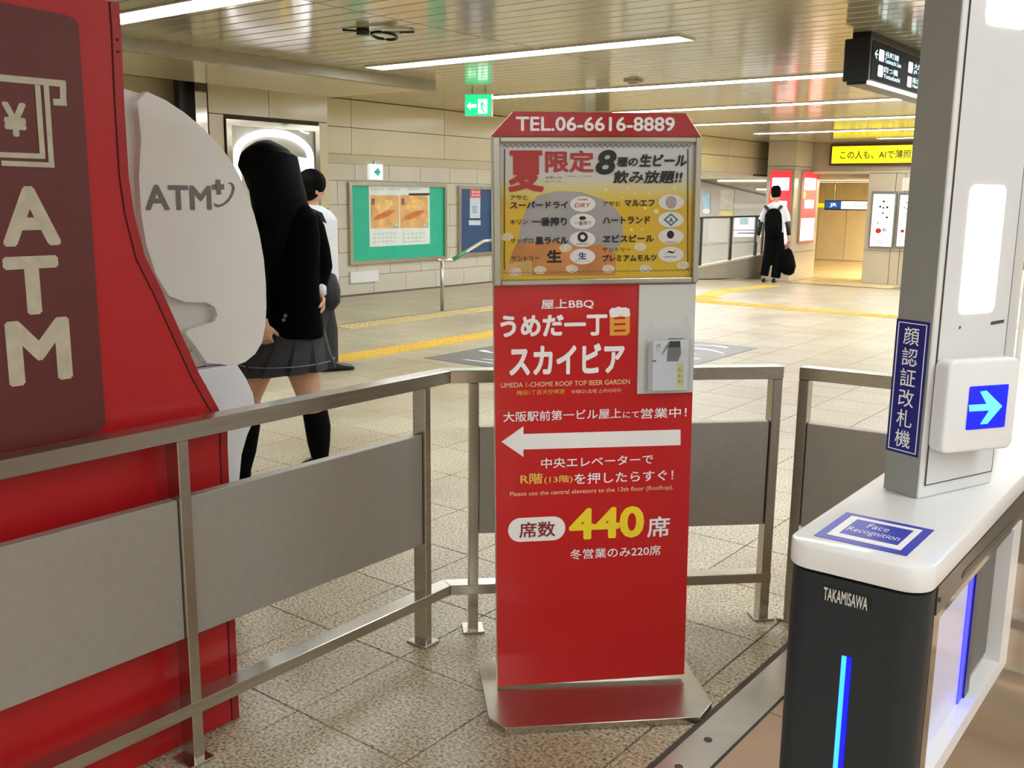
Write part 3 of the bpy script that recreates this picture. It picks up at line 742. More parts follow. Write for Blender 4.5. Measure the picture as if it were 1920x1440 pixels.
obj('blue_face', fbox(F, a, b, a+.42, d, -.004, .0), mat('station_blue', '#1b4fa8', .4, emit=.7, var=0), t)
text(t, 'JR', mat('station_ink', '#e8f2ff', .4, emit=1.0, var=0), F, (a+.12, b+.04, a+.3, d-.05), bold=.03)
text(t, '大阪駅', M_pk, F, (a+.75, b+.06, a+1.1, d-.06)); 
obj('yellow_face', fbox(F, a-.25, b+.03, a-.03, d-.06, -.004, .0), mat('station_yellow', '#e8d416', .4, emit=.8, var=0), t)
for u in (a+.2, c-.3): obj('hanger', MB().tube([F.p(u, d, -.06), F.p(u, 1.86, -.06)], .012, 8), M_alu, t)
# right-hand far pillar with two white light boxes
YQ = 22.3
a1 = atY(1634, 325, YQ)[0]
pil = struct('pillar', MB().box(a1-.03, -5.9, YQ+.01, YQ+1.1, ZF, 1.97), M_joint, 'taupe pillar with white poster boxes beside the far opening')
for x0, x1 in ((a1-.04, a1+.54), (a1+.545, a1+.74), (a1+.745, -5.9)):
    for z0, z1 in ((ZF, .28), (.285, 1.96)): obj('pillar_panel', MB().box(x0+.004, x1-.004, YQ, YQ+.01, z0+.004, z1), pg, pil)
obj('pillar_panel', MB().box(a1-.045, a1-.03, YQ+.01, YQ+1.1, ZF, 1.95), pg, pil)
F = Frame((0, YQ, 0), (1, 0, 0), (0, 0, 1))
for (px, label) in (((1636, 364, 1676, 462), 'white light box poster with red and black dots on the far taupe pillar'), ((1686, 366, 1712, 462), 'white light box poster half hidden by the gate column')):
    a, b, c, d = F.rect(*px)
    t = thing('light_box', label, 'light box', F.p((a+c)/2, b, .02))
    obj('casing', fbox(F, a-.04, b-.04, c+.04, d+.06, .002, .05), mat('box_grey', '#7c7a74', .4), t); obj('lit_face', fbox(F, a, b, c, d, .05, .054), mat('poster_box_white', '#f6f6f8', .4, emit=1.1, var=.01), t)
    for k, (uu, vv, rr, mm) in enumerate(((.5, .86, .03, M_pk), (.35, .76, .03, M_pk), (.5, .74, .025, M_pk), (.68, .75, .03, M_pk), (.5, .64, .025, M_pk), (.7, .56, .03, M_pk), (.3, .45, .02, M_pk), (.35, .30, .07, M_pr), (.62, .32, .05, mat('box_ring', '#c8b8b8', .5)))):
        w, h = c-a, d-b; plate(t, 'printed_dot', mm, F, ell(a+uu*w, b+vv*h, rr*w*2.0, rr*w*1.8, 12), n=.057, th=.001)
    for v in (.06, .1, .17): plate(t, 'printed_line', MATS['box_ring'], F, [(a+.1*(c-a), b+v*(d-b)), (c-.1*(c-a), b+v*(d-b)), (c-.1*(c-a), b+(v+.012)*(d-b)), (a+.1*(c-a), b+(v+.012)*(d-b))], n=.057, th=.001)
t = tag(obj('notice', fbox(F, *F.rect(1692, 333, 1708, 358), .002, .02), mat('notice_pink', '#e6d3c6', .5)), 'small pinkish notice above the half hidden light box', 'notice')

# enclosing walls behind the viewer
struct('wall_end_closure', MB().box(XS-.3, -9.30, 22.4, 22.6, 1.9, ZC), M_cream, 'wall closing the ceiling above the far pillar')
struct('wall_right', MB().box(XR, XR+.2, Y0, 30, -.1, ZC+.1), mat('white_wall_panel', '#e6e6e0', 0.4, var=0.03), 'cream wall on the right, out of view')
struct('wall_back', MB().box(XL, XR, Y0-.2, Y0, -.1, ZC+.1), M_backwall, 'cream wall behind the viewer')
struct('wall_left_near', MB().box(XW-.3, XW-.012, Y0, 3.0, -.1, ZC+.05), M_cream, 'near end of the left wall, hidden by the kiosk')

# ================================================================== ATM KIOSK
XA = -2.067
kx = thing('atm_kiosk', 'tall red cash machine kiosk with faded letters behind the steel barrier', 'atm', (XA-.4, 1.0, 0))
edge_px = [(425, 808), (408, 765), (372, 700), (345, 640), (300, 540), (270, 480), (250, 400), (240, 330), (232, 200), (226, 60), (222, 5)]
prof = [(1.483, .004), (1.485, .76)] + [tuple(atX(x, y, XA)[1:]) for x, y in edge_px]
prof[2] = (1.487, .80)
ztop = prof[-1][1]
outline = [(.55, .004)] + prof + [(.55, ztop)]
mb = MB(); mb.prism([(XA-.05, y, z) for y, z in outline], (.05, 0, 0)); obj('side_panel', mb, M_red, kx)
# trim band along the edge, separated by a dark seam
def offs(pts, d):
    out = []
    for i, p in enumerate(pts):
        a = np.array(pts[max(i-1, 0)]); b = np.array(pts[min(i+1, len(pts)-1)]); t_ = (b-a)/np.linalg.norm(b-a); nn = np.array([-t_[1], t_[0]])
        out.append(tuple(np.array(p)+nn*d))
    return out
in1, in2 = offs(prof, .021), offs(prof, .0235)
mb = MB()
for i in range(len(prof)-1): mb.prism([(XA, *in1[i]), (XA, *in1[i+1]), (XA, *in2[i+1]), (XA, *in2[i])], (.0008, 0, 0))
obj('edge_seam', mb, M_seam, kx)
mb = MB()
for i in range(len(prof)-1): mb.prism([(XA, *prof[i]), (XA, *prof[i+1]), (XA, *in1[i+1]), (XA, *in1[i])], (.003, 0, 0))
obj('edge_trim', mb, mat('kiosk_red_trim', '#9c1519', .36), kx)
for z in (1.70, 1.725): obj('screw', MB().tube([(XA+.002, 1.247, z), (XA+.005, 1.247, z)], .003, 8), M_seam, kx)
obj('cabinet', MB().box(-3.0, XA-.05, .55, 1.22, .004, ztop-.02), M_red, kx)
obj('machine_front', MB().box(-2.72, XA-.05, 1.22, 1.42, .004, .95), M_white, kx)
obj('far_side_panel', MB().box(-3.05, -3.0, .55, 1.3, .004, ztop-.03), M_white, kx)
obj('plinth', MB().box(-2.98, XA-.06, .6, 1.4, 0, .004), M_black, kx)
F = Frame((XA, 0, 0), (0, 1, 0), (0, 0, 1))
sp = obj('sign_plate', MB().prism([F.p(u, v, .0015) for u, v in [(.6, .86)] + [F.uv(*q) for q in ((170, 815), (185, 808), (196, 795))] + [F.uv(*q) for q in ((145, 48), (138, 35), (120, 28), (0, 5))] + [(.6, 1.80)]], F.N*.003), M_redpanel, kx)
FL = Frame(F.p(0, 0, .0045), F.U, F.V)
def ltr(ch, px): text(sp, ch, M_letter, FL, FL.rect(*px), n=.0006, bold=.04)
ltr('A', (1, 349, 111, 461)); ltr('T', (8, 480, 112, 590)); ltr('M', (12, 598, 133, 718))
ltr('¥', (5, 192, 50, 256))
NB = [0.0]
def bar(a, b, w):
    a, b = np.array(FL.uv(*a)), np.array(FL.uv(*b)); t_ = (b-a)/np.linalg.norm(b-a); nn = np.array([-t_[1], t_[0]])*w/2
    NB[0] += 2e-4; plate(sp, 'emblem_bar', M_letter, FL, [tuple(a-nn), tuple(b-nn), tuple(b+nn), tuple(a+nn)], n=.0008+NB[0], th=.0003)
k = .1806
q = lambda x, y: (x*k, 100+y*k)
bar(q(-200, 235), q(680, 318), .0135); bar(q(650, 300), q(655, 530), .0135); bar(q(550, 505), q(690, 512), .0135)
bar(q(385, 330), q(440, 1085), .0115); bar(q(475, 335), q(533, 1180), .0115); bar(q(-200, 1045), q(460, 1070), .0105); bar(q(10, 1140), q(560, 1162), .0105)

# white privacy wing with ATM+ lettering
XG = -2.75
wg = thing('privacy_wing', 'white curved privacy wing with grey lettering beside the red kiosk', 'partition', (XG, 2.0, 0))
wpx = [(232, 165), (265, 175), (300, 191), (335, 214), (370, 243), (397, 271), (420, 300), (437, 330), (452, 365), (465, 402), (475, 440), (483, 485), (487, 530), (488, 575), (486, 610), (480, 640), (468, 660), (450, 675), (430, 682), (405, 686)]
wp = [tuple(atX(x, y, XG)[1:]) for x, y in wpx]
poly = [(1.5, wp[-1][1]+.01), ] + wp[::-1] + [(1.5, wp[0][1]+.02)]
mb = MB(); mb.prism([(XG-.035, y, z) for y, z in poly], (.035, 0, 0)); sharesmooth(obj('shell', mb, M_white, wg, bevel=.008), 30)
# raised curved face that stands proud of the shell
fpx = [(255, 190), (262, 260), (258, 330), (262, 400), (272, 460), (290, 515), (315, 555), (345, 566), (385, 567), (400, 575), (405, 590), (398, 603), (375, 610), (350, 618), (345, 625), (365, 650), (385, 680)]
fp = [tuple(atX(x, y, XG+.02)[1:]) for x, y in fpx]
outer = offs(wp, .004)
poly = fp + [(y, z) for y, z in outer[::-1]][1:-1]
mb = MB(); mb.prism([(XG, y, z) for y, z in poly], (.028, 0, 0)); obj('raised_face', mb, M_white2, wg)
# inner curved flank between the kiosk and the wing
lp = [tuple(atX(x, y, XG)[1:]) for x, y in ((372, 690), (435, 679), (452, 705), (466, 735), (470, 760), (466, 790), (455, 815), (445, 850), (440, 905))]
bot = [(lp[-1][0]-.01, .01), (1.75, .01), (1.75, lp[0][1])]
mb = MB(); mb.prism([(XG-.06, y, z) for y, z in lp+bot], (.09, 0, 0)); sharesmooth(obj('leg', mb, mat('wing_leg_white', '#d9dbe2', .35), wg, bevel=.01), 30)
FW = Frame((XG+.028, 0, 0), (0, 1, 0), (0, 0, 1))
for y in (686, 722): pplate(wg, 'hinge_gap', M_seam, Frame((XG+.031, 0, 0), (0, 1, 0), (0, 0, 1)), [(360, y+4), (386, y-1), (386, y+.6), (360, y+5.5)], n=.001)
obj('bolt', MB().tube([(XG+.03, *atX(343, 655, XG)[1:]), (XG+.04, *atX(343, 655, XG)[1:])], .008, 10), M_alu, wg)
text(wg, 'ATM', M_greyletter, FW, FW.rect(271, 347, 396, 394), bold=.03)
for a, b, w in (((408, 337), (410, 365), 4), ((397, 351), (420, 350), 4)):
    a, b = np.array(FW.uv(*a)), np.array(FW.uv(*b)); t_ = (b-a)/np.linalg.norm(b-a); nn = np.array([-t_[1], t_[0]])*.0085; plate(wg, 'plus_bar', M_greyletter, FW, [tuple(a-nn), tuple(b-nn), tuple(b+nn), tuple(a+nn)], n=.0016 if a[1] < 1.42 else .0026)
sw = [(426, 343), (433, 342), (438, 346), (440, 353), (437, 365), (429, 378), (418, 386), (408, 389), (402, 386), (400, 380), (403, 382), (410, 384), (418, 381), (427, 373), (433, 362), (435, 352), (433, 346)]
pplate(wg, 'swoosh', M_greyletter, FW, sw, n=.0016)

# ================================================================== STEEL BARRIERS
ZT = .868
def fence_piece(root, A, B, zs, name, m=M_steel, dep=.055, th=0):
    """bar between A and B (front-face line), vertical extent zs, depth behind the front face"""
    A = np.array(A, float); B = np.array(B, float); d = (B-A)/np.linalg.norm(B-A); nb = np.array([-d[1], d[0]])
    mb = MB(); mb.prism([(*(A-nb*th), zs[0]), (*(B-nb*th), zs[0]), (*(B+nb*(dep)), zs[0]), (*(A+nb*(dep)), zs[0])], (0, 0, zs[1]-zs[0]))
    return obj(name, mb, m, root, bevel=.0018, seg=1)
fx = -1.965
b1 = thing('steel_barrier', 'brushed steel barrier with grey panels running past the red kiosk and turning behind the sign', 'barrier', (fx, 1.5, 0))
cA = np.array([fx, 2.235]); cB = np.array([-1.205, 2.235+.76])
dg = (cB-cA)/np.linalg.norm(cB-cA); nb45 = np.array([-dg[1], dg[0]])
# mitre of the two rails
bis = .055*math.tan(R(22.5))
def railpair(z0, z1):
    yb0 = cA[1]+bis
    mb = MB(); mb.prism([(fx, -.6, z0), (fx, cA[1], z0), (fx-.055, yb0, z0), (fx-.055, -.6, z0)], (0, 0, z1-z0)); obj('rail', mb, M_steel, b1, bevel=.0015, seg=1)
    a = cA; c = np.array([fx-.055, yb0]); e = cB+nb45*.055
    mb = MB(); mb.prism([(*a, z0), (*cB, z0), (*e, z0), (*c, z0)], (0, 0, z1-z0)); obj('rail', mb, M_steel, b1, bevel=.0015, seg=1)
railpair(ZT-.04, ZT); railpair(.133, .166)
for y in (.36, 1.292, 2.135):
    w = .015 if y < 2 else .013
    fence_piece(b1, (fx-.0015, y-w), (fx-.0015, y+w), (.006, ZT-.041), 'post', dep=.052)
    fence_piece(b1, (fx+.012, y-.035), (fx+.012, y+.035), (.0, .008), 'base_plate', dep=.08)
for a, b in ((-.6, .34), (.376, 1.276), (1.308, 2.121)): fence_piece(b1, (fx-.012, a), (fx-.012, b), (.335, .685), 'panel', M_steel2, dep=.03)
for s_ in (.075, 1.04):
    p0, p1 = cA+dg*(s_-.015), cA+dg*(s_+.015)
    if s_ > 1: p0, p1 = cB-dg*.032, cB-dg*.001
    fence_piece(b1, p0+nb45*.0015, p1+nb45*.0015, (.006, ZT-.041), 'post', dep=.052)
    fence_piece(b1, p0-dg*.02-nb45*.012, p1+dg*.02-nb45*.012, (.0, .008), 'base_plate', dep=.08)
fence_piece(b1, cA+dg*.092+nb45*.012, cB-dg*.034+nb45*.012, (.335, .685), 'panel', M_steel2, dep=.03)
b2 = thing('steel_barrier', 'brown reflecting steel barrier standing behind the ticket gate', 'barrier', (-1.18, 3.0, 0))
a0 = np.array([-1.165, 3.02]); d2 = np.array([math.cos(R(5)), math.sin(R(5))]); e0 = a0+d2*2.2
fence_piece(b2, a0, e0, (ZT-.04, ZT), 'rail'); fence_piece(b2, a0+d2*.04, e0, (.133, .166), 'rail')
n2 = np.array([-d2[1], d2[0]])
for s_ in (0, 1.05, 2.17):
    fence_piece(b2, a0+d2*s_+n2*.0015, a0+d2*(s_+.032)+n2*.0015, (.006, ZT-.041), 'post', dep=.052); fence_piece(b2, a0+d2*(s_-.02)-n2*.012, a0+d2*(s_+.052)-n2*.012, (0, .008), 'base_plate', dep=.08)
for a, b in ((.034, 1.048), (1.084, 2.168)): fence_piece(b2, a0+d2*a+n2*.012, a0+d2*b+n2*.012, (.335, .685), 'panel', M_steel2, dep=.03)

# ================================================================== THE RED SIGN STAND
TH = R(0.95)
U0 = np.array([.7071, .7071, 0]); V0 = np.array([0, 0, 1.0]); NS = np.array([.7071, -.7071, 0])
SO = np.array([-1.598, 2.025, .022])
F = Frame(SO, U0*math.cos(TH)+V0*math.sin(TH), V0*math.cos(TH)-U0*math.sin(TH))
sg = thing('sign_stand', 'freestanding red advertising sign with a beer poster, white arrow and steel foot', 'sign', (-1.405, 2.218, 0))
B0 = Frame((-1.598, 2.025, 0), U0, -NS*1.0)      # floor frame: u along the sign, v backwards
mb = MB()
cp = [(-.045, -.155), (-.005, -.212), (.525, -.212), (.582, -.14), (.582, .12), (.525, .19), (.005, .19), (-.045, .13)]
mb.prism([(SO[0]+U0[0]*u-NS[0]*v, SO[1]+U0[1]*u-NS[1]*v, 0) for u, v in cp], (0, 0, .02))
obj('foot_plate', mb, mat('foot_steel', '#c4beb2', .26, metal=1.0, var=.04, scale=2), sg, bevel=.0015, seg=1)
L_, Rr = F.uv(930, 900)[0], F.uv(1291, 900)[0]
L_ = (F.uv(935, 1297)[0]+F.uv(924, 540)[0])/2; Rr = (F.uv(1283, 1278)[0]+F.uv(1303, 540)[0])/2
vb = 0.0; vt = F.uv(1115, 531)[1]
mb = fbox(F, L_, vb+.004, Rr, vt+.06, -.032, -.002); obj('body', mb, M_alu, sg)
rf = obj('red_face', fbox(F, L_, vb+.004, Rr, vt, -.002, .002), M_signred, sg)
# framed poster box
pl, pr_ = F.uv(923, 400)[0], F.uv(1308, 400)[0]
pb, pt_ = F.uv(1115, 532)[1], F.uv(1115, 257)[1]
il, ir, ib, it = F.uv(937, 400)[0], F.uv(1297, 400)[0], F.uv(1115, 521)[1], F.uv(1115, 268)[1]
fr = [('frame', (pl, pb, il, pt_)), ('frame', (ir, pb, pr_, pt_)), ('frame', (il, it, ir, pt_)), ('frame', (il, pb, ir, ib))]
for nm, r in fr: obj(nm, fbox(F, *r, -.03, .022), M_alu, sg, bevel=.003, seg=2)
# top board with chamfered corners
tb = [F.uv(*q) for q in ((919, 256), (1313, 257), (1284, 213), (961, 210))]
mb = MB(); mb.prism([F.p(u, v, .012) for u, v in tb], -F.N*.03); tbo = obj('top_board', mb, M_signdark, sg, bevel=.001, seg=1)
ptext(tbo, 'TEL.06-6616-8889', M_pw, Frame(F.p(0, 0, .012), F.U, F.V), (967, 219, 1265, 246), bold=.022)
# --- printed red face
K = 440/1920
def c2(x, y): return 900+x*K, 500+y*K
def c3(x, y): return 900+x*K, 740+y*K
def c1(x, y): return 900+x*K, 190+y*K
def T(cf, body, m, x0, y0, x1, y1, Fr, **k): return ptext(rf, body, m, Fr, (*cf(x0, y0), *cf(x1, y1)), **k)
FR = Frame(F.p(0, 0, .002), F.U, F.V)
T(c2, '屋上BBQ', M_pw, 500, 265, 930, 347, FR, bold=.02)
T(c2, 'うめだ一丁', M_pw, 165, 392, 1040, 572, FR, bold=.04)
T(c2, 'スカイビア', M_pw, 238, 632, 1182, 882, FR, bold=.04)
pplate(rf, 'mug_body', M_po, FR, [c2(1062, 400), c2(1062, 565), c2(1200, 562), c2(1225, 540), c2(1225, 392)], n=.0012)
pplate(rf, 'mug_foam', M_pw, FR, [c2(1062, 410), c2(1056, 360), c2(1075, 338), c2(1105, 338), c2(1130, 325), c2(1160, 335), c2(1190, 332), c2(1222, 345), c2(1228, 400), c2(1190, 412), c2(1150, 398), c2(1110, 414)], n=.0018)
for y in (420, 470, 522): pplate(rf, 'mug_line', M_signred, FR, [c2(1095, y+10), c2(1188, y+6), c2(1188, y-10), c2(1095, y-6)], n=.0022)
T(c2, 'UMEDA 1-CHOME ROOF TOP BEER GARDEN', mat('print_peach', '#eec59a', .45), 170, 935, 1225, 975, FR, bold=.015)
T(c2, '梅田1丁目天空啤酒', M_po, 300, 1005, 690, 1045, FR, bold=.01)
T(c2, '우메다1쵸메 스카이비어', MATS['print_peach'], 745, 1000, 1150, 1035, FR, bold=.01)
T(c3, '大阪駅前第一ビル屋上', M_pw, 190, 125, 1155, 208, FR, bold=.012)
T(c3, 'にて', M_pw, 1170, 137, 1300, 188, FR, bold=.01)
T(c3, '営業中！', M_pw, 1315, 107, 1690, 190, FR, bold=.012)
pplate(rf, 'arrow', M_pw, FR, [c3(*q) for q in ((175, 385), (355, 258), (355, 321), (1640, 285), (1640, 412), (355, 448), (355, 508))], n=.0012)
T(c3, '中央エレベーターで', M_pw, 500, 503, 1415, 585, FR, bold=.012)
T(c3, 'R階', mat('print_gold', '#f0c552', .45), 330, 643, 512, 730, FR, bold=.02)
T(c3, '(13階)', MATS['print_gold'], 525, 660, 757, 728, FR, bold=.008)
T(c3, 'を押したらすぐ！', M_pw, 772, 627, 1580, 716, FR, bold=.012)
T(c3, 'Please use the central elevators to the 13th floor (Rooftop).', MATS['print_peach'], 245, 766, 1580, 812, FR, bold=.01)
a, b, c, d = FR.rect(*c3(230, 1002), *c3(697, 1197))
plate(rf, 'seat_badge', M_pw, FR, rrect(a, b, c, d, (d-b)/2-.0005, 10), n=.001)
ptext(rf, '席数', mat('print_darkred', '#8a2a28', .45), FR, (*c3(320, 1038), *c3(615, 1165)), n=.0018, bold=.02)
T(c3, '440', M_py, 728, 920, 1342, 1178, FR, bold=.035)
T(c3, '席', M_pw, 1368, 995, 1552, 1163, FR, bold=.02)
T(c3, '冬営業のみ220席', M_pw, 737, 1247, 1478, 1330, FR, bold=.01)
# --- poster
def posterprint():
    m = mat('poster_gradient', '#e8c52a', .3, var=0.0, coat=.4)
    nt = m.node_tree; N = nt.nodes; L = nt.links; b = N['Principled BSDF']
    for l in list(b.inputs['Base Color'].links): L.remove(l)
    g = N.new('ShaderNodeNewGeometry'); sx = N.new('ShaderNodeSeparateXYZ'); L.new(g.outputs['Position'], sx.inputs[0])
    r = N.new('ShaderNodeMapRange'); r.inputs['From Min'].default_value = 1.20; r.inputs['From Max'].default_value = 1.52; L.new(sx.outputs['Z'], r.inputs['Value'])
    cr = N.new('ShaderNodeValToRGB'); e = cr.color_ramp.elements
    e[0].position = 0.0; e[0].color = lin('#e2bd1e'); e[1].position = 1; e[1].color = lin('#d9d9da')
    x = e.new(.55); x.color = lin('#e3b91c'); x = e.new(.66); x.color = lin('#e2cf72'); x = e.new(.78); x.color = lin('#d8d6cc')
    L.new(r.outputs[0], cr.inputs[0]); L.new(cr.outputs[0], b.inputs['Base Color'])
    return m
po = thing('beer_poster', 'yellow beer list poster in the steel frame of the red sign', 'poster', F.p((il+ir)/2, ib, .004))
sheet = obj('sheet', fbox(F, il, ib, ir, it, .001, .004), posterprint(), po)
FP = Frame(F.p(0, 0, .004), F.U, F.V)
def TP_(body, m, x0, y0, x1, y1, **k):
    k.setdefault('n', .003); return ptext(sheet, body, m, FP, (*c1(x0, y0), *c1(x1, y1)), **k)
def pp(name, m, pts, n=.001): return pplate(sheet, name, m, FP, [c1(*q) for q in pts], n=n)
def pe(name, m, cx, cy, rx, ry, n=.001, k=28): return pp(name, m, [(cx+rx*math.cos(2*math.pi*i/k), cy+ry*math.sin(2*math.pi*i/k)) for i in range(k)], n)
pp('beer_glass', mat('print_silver', '#a8a6a2', .35, var=.1, scale=12), [(470, 770), (620, 735), (820, 740), (1000, 800), (1110, 880), (1165, 960), (1172, 1130), (1110, 1230), (300, 1230), (330, 1020), (380, 880)], .0006)
pp('beer_glow', mat('print_amber', '#c9864a', .35, var=.15, scale=14), [(300, 1160), (640, 1140), (700, 1190), (1000, 1170), (1110, 1250), (1110, 1425), (215, 1425), (260, 1240)], .0010)
pp('beer_glow', mat('print_amber2', '#d9b06a', .35, var=.15, scale=14), [(215, 1330), (420, 1300), (430, 1425), (215, 1425)], .0014)
for x, y in ((490, 1380), (750, 1370), (1050, 1370), (1350, 1370), (290, 1395), (700, 1200), (1660, 1340), (1310, 1190), (220, 1110)): pe('foam_blob', mat('print_foam', '#dfd3b4', .4, var=.15, scale=60), x, y, 52, 34, .0017, 14)
for x, y, r in ((1030, 725, 14), (1215, 713, 12), (1265, 748, 9), (1380, 752, 8), (1350, 875, 12), (1442, 900, 20), (1240, 1050, 12), (1325, 1048, 9), (1590, 705, 14), (1160, 785, 8)): pe('bubble', mat('print_bubble', '#f2e2a0', .4), x, y, r, r, .0013, 12)
for x0, y0, x1, y1 in ((190, 352, 1720, 380), (190, 1385, 1720, 1400)): TP_('～'*34, mat('print_border', '#5d563a', .5), x0, y0, x1, y1, n=.0018)
for x in (196, 1695): pp('border_line', MATS['print_border'], [(x, 390), (x+10, 390), (x+8, 1380), (x-2, 1380)], .0016)
TP_('夏', M_pr, 230, 402, 522, 742, bold=.03); TP_('限定', M_pr, 532, 402, 930, 583, bold=.03)
TP_('8', M_pk, 945, 397, 1115, 600, bold=.035, shear=.15); TP_('種の', M_pk, 1115, 455, 1290, 535, bold=.03, shear=.15); TP_('生ビール', M_pk, 1300, 432, 1690, 535, bold=.04, shear=.15); TP_('飲み放題!!', M_pk, 1087, 565, 1655, 672, bold=.025, shear=.15)
TP_('お楽しみ', M_pk, 535, 612, 668, 632); TP_('ビール', M_pk, 540, 648, 668, 664)
for x in (690, 815): TP_('ご予約', M_pr, x, 606, x+90, 620)
for s_, x0, y0, x1, y1, bb_ in (('アサヒ', 245, 767, 388, 808, .01), ('スーパードライ', 245, 818, 718, 878, .035), ('アサヒ', 1002, 818, 1145, 858, .01), ('マルエフ', 1180, 805, 1425, 860, .035), ('キリン', 247, 967, 388, 1008, .015), ('一番搾り', 420, 947, 710, 1020, .035), ('ハートランド', 1002, 942, 1390, 1003, .035), ('サッポロ', 247, 1118, 433, 1160, .015), ('黒ラベル', 452, 1107, 720, 1172, .035), ('ヱビスビール', 1002, 1092, 1420, 1152, .035), ('サントリー', 255, 1263, 485, 1305, .015), ('生', 545, 1215, 668, 1318, .035), ('サントリー', 1000, 1195, 1232, 1230, .015), ('プレミアムモルツ', 1000, 1252, 1445, 1308, .035)):
    TP_(s_, M_pk, x0, y0, x1, y1, bold=bb_)
ov = mat('print_oval', '#eceae4', .4, var=0)
for i, (x, y) in enumerate(((840, 840), (838, 982), (838, 1127), (838, 1270), (1562, 826), (1560, 968), (1560, 1107), (1560, 1252))): pe('logo_oval', ov, x, y, 104, 64, .0022)
TP_('DRY', M_pr, 772, 832, 905, 866, shear=.2, n=.0034); TP_('SUPER', M_pr, 800, 797, 880, 812, n=.0034)
TP_('一番搾り', M_pk, 770, 978, 905, 1012, n=.0034); pe('crest', M_pk, 838, 955, 28, 16, .003)
pe('crest', M_pk, 838, 1110, 42, 42, .003); pe('crest_star', ov, 838, 1110, 22, 22, .0036, 5); TP_('SAPPORO', M_pk, 785, 1160, 890, 1174, n=.0034)
TP_('生', M_pblue, 803, 1235, 868, 1290, bold=.03, n=.0034); TP_('サントリー', M_pblue, 775, 1297, 898, 1312, n=.0034)
pe('crest', mat('print_greige', '#b7aaa4', .4, var=.3, scale=200), 1562, 826, 46, 52, .003)
pp('crest', mat('print_steelblue', '#5b7f95', .4), [(1498, 968), (1560, 915), (1622, 968), (1560, 1022)], .003); pp('crest_inner', ov, [(1520, 968), (1560, 934), (1600, 968), (1560, 1003)], .0036); pp('crest_mark', MATS['print_steelblue'], [(1540, 985), (1560, 945), (1580, 985)], .0042)
pe('crest', M_pk, 1556, 1090, 30, 34, .003, 10); TP_('YEBISU', M_pr, 1510, 1145, 1605, 1162, n=.0034)
pp('crest', M_pk, [(1510, 1250), (1540, 1235), (1575, 1245), (1612, 1212), (1580, 1232), (1545, 1222)], .003); TP_('SUNTORY', M_pblue, 1500, 1265, 1608, 1280, n=.0034)
obj('acrylic_cover', fbox(F, il, ib, ir, it, .0115, .0125), mat('acrylic_clear', '#202020', .04, alpha=.03, spec=.6, var=0), sg)
# --- leaflet board, holder and leaflets
lbp = [c2(1290, 140), c2(1755, 140), c2(1728, 1030), c2(1282, 1032)]
a0, a1_ = F.uv(*c2(1288, 600)); b0_, b1_ = F.uv(*c2(1742, 600))
vb_, vt_ = F.uv(*c2(1510, 1030))[1], F.uv(*c2(1510, 140))[1]
obj('leaflet_board', fbox(F, a0, vb_, b0_, vt_, .002, .010), mat('board_white', '#d8d9d4', .35, var=.02), sg, bevel=.001, seg=1)
def c5(x, y): return 1180+x*.132, 560+y*.132
FB = Frame(F.p(0, 0, .010), F.U, F.V)
ho = thing('leaflet_holder', 'clear acrylic leaflet holder on the white board of the red sign', 'leaflet holder', FB.p(*FB.uv(1250, 730), 0))
M_acr = mat('acrylic', '#e9efee', .05, alpha=.10, spec=.7, var=0)
u0, v0, u1, v1 = FB.rect(*c5(205, 560), *c5(860, 1290))
vtop = FB.uv(*c5(540, 250))[1]
mb = MB(); mb.prism([FB.p(u, v, .001) for u, v in ((u0, v0), (u1, v0), (u1, v1+.02), (u1-.012, vtop), (u1-.03, v1+.03), (u0+.03, v1+.03), (u0+.012, vtop), (u0, v1+.02))], FB.N*.002); obj('back_plate', mb, M_acr, ho)
obj('front_plate', fbox(FB, u0, v0, u1, v1-.02, .034, .036), M_acr, ho); obj('bottom', fbox(FB, u0, v0-.002, u1, v0, .001, .036), M_acr, ho)
for u in (u0, u1-.002): obj('side_plate', fbox(FB, u, v0, u+.002, v1, .003, .034), M_acr, ho)
a, b, c, d = FB.rect(*c5(290, 575), *c5(780, 1275))
FLb = Frame(FB.p(0, 0, .0), FB.U, FB.V)
M_pap = mat('leaflet_paper', '#d3dae2', .5, var=.02)
for k in range(3):
    o = tag(obj('leaflet', fbox(FLb, a-.006+.003*k, b+.001, c-.006+.003*k, d-.003*(2-k), .006+.009*k, .013+.009*k), M_pap), ('rearmost white leaflet stack in the clear holder', 'middle white leaflet stack in the clear holder', 'front white leaflet with a dark picture and yellow strip in the clear holder')[k], 'leaflet', 'leaflets in the clear holder')
FK = Frame(FB.p(0, 0, .031), FB.U, FB.V)
pplate(o, 'picture', mat('leaflet_dark', '#3a3c42', .5, var=.5, scale=60), FK, [c5(530, 890), c5(690, 890), c5(735, 780), c5(720, 600), c5(570, 605), c5(545, 700)], n=.001)
pplate(o, 'picture_roof', mat('leaflet_mid', '#7b7e86', .5, var=.3, scale=60), FK, [c5(455, 780), c5(475, 795), c5(580, 640), c5(560, 610)], n=.0014)
pplate(o, 'yellow_strip', mat('leaflet_yellow', '#d8d27a', .5), FK, [c5(670, 1260), c5(770, 1255), c5(770, 915), c5(675, 918)], n=.001)
pplate(o, 'logo_block', M_pk, FK, [c5(322, 900), c5(380, 898), c5(380, 872), c5(322, 874)], n=.001)
pplate(o, 'rule', M_pk, FK, [c5(550, 577), c5(775, 570), c5(775, 562), c5(550, 566)], n=.001)
for y in (985, 1070, 1150): text(o, '屋上', M_pk, FK, FK.rect(*c5(690, y), *c5(752, y+45)), n=.0018)
text(o, 'めで', MATS['leaflet_mid'], FK, FK.rect(*c5(385, 630), *c5(445, 760)), n=.001)

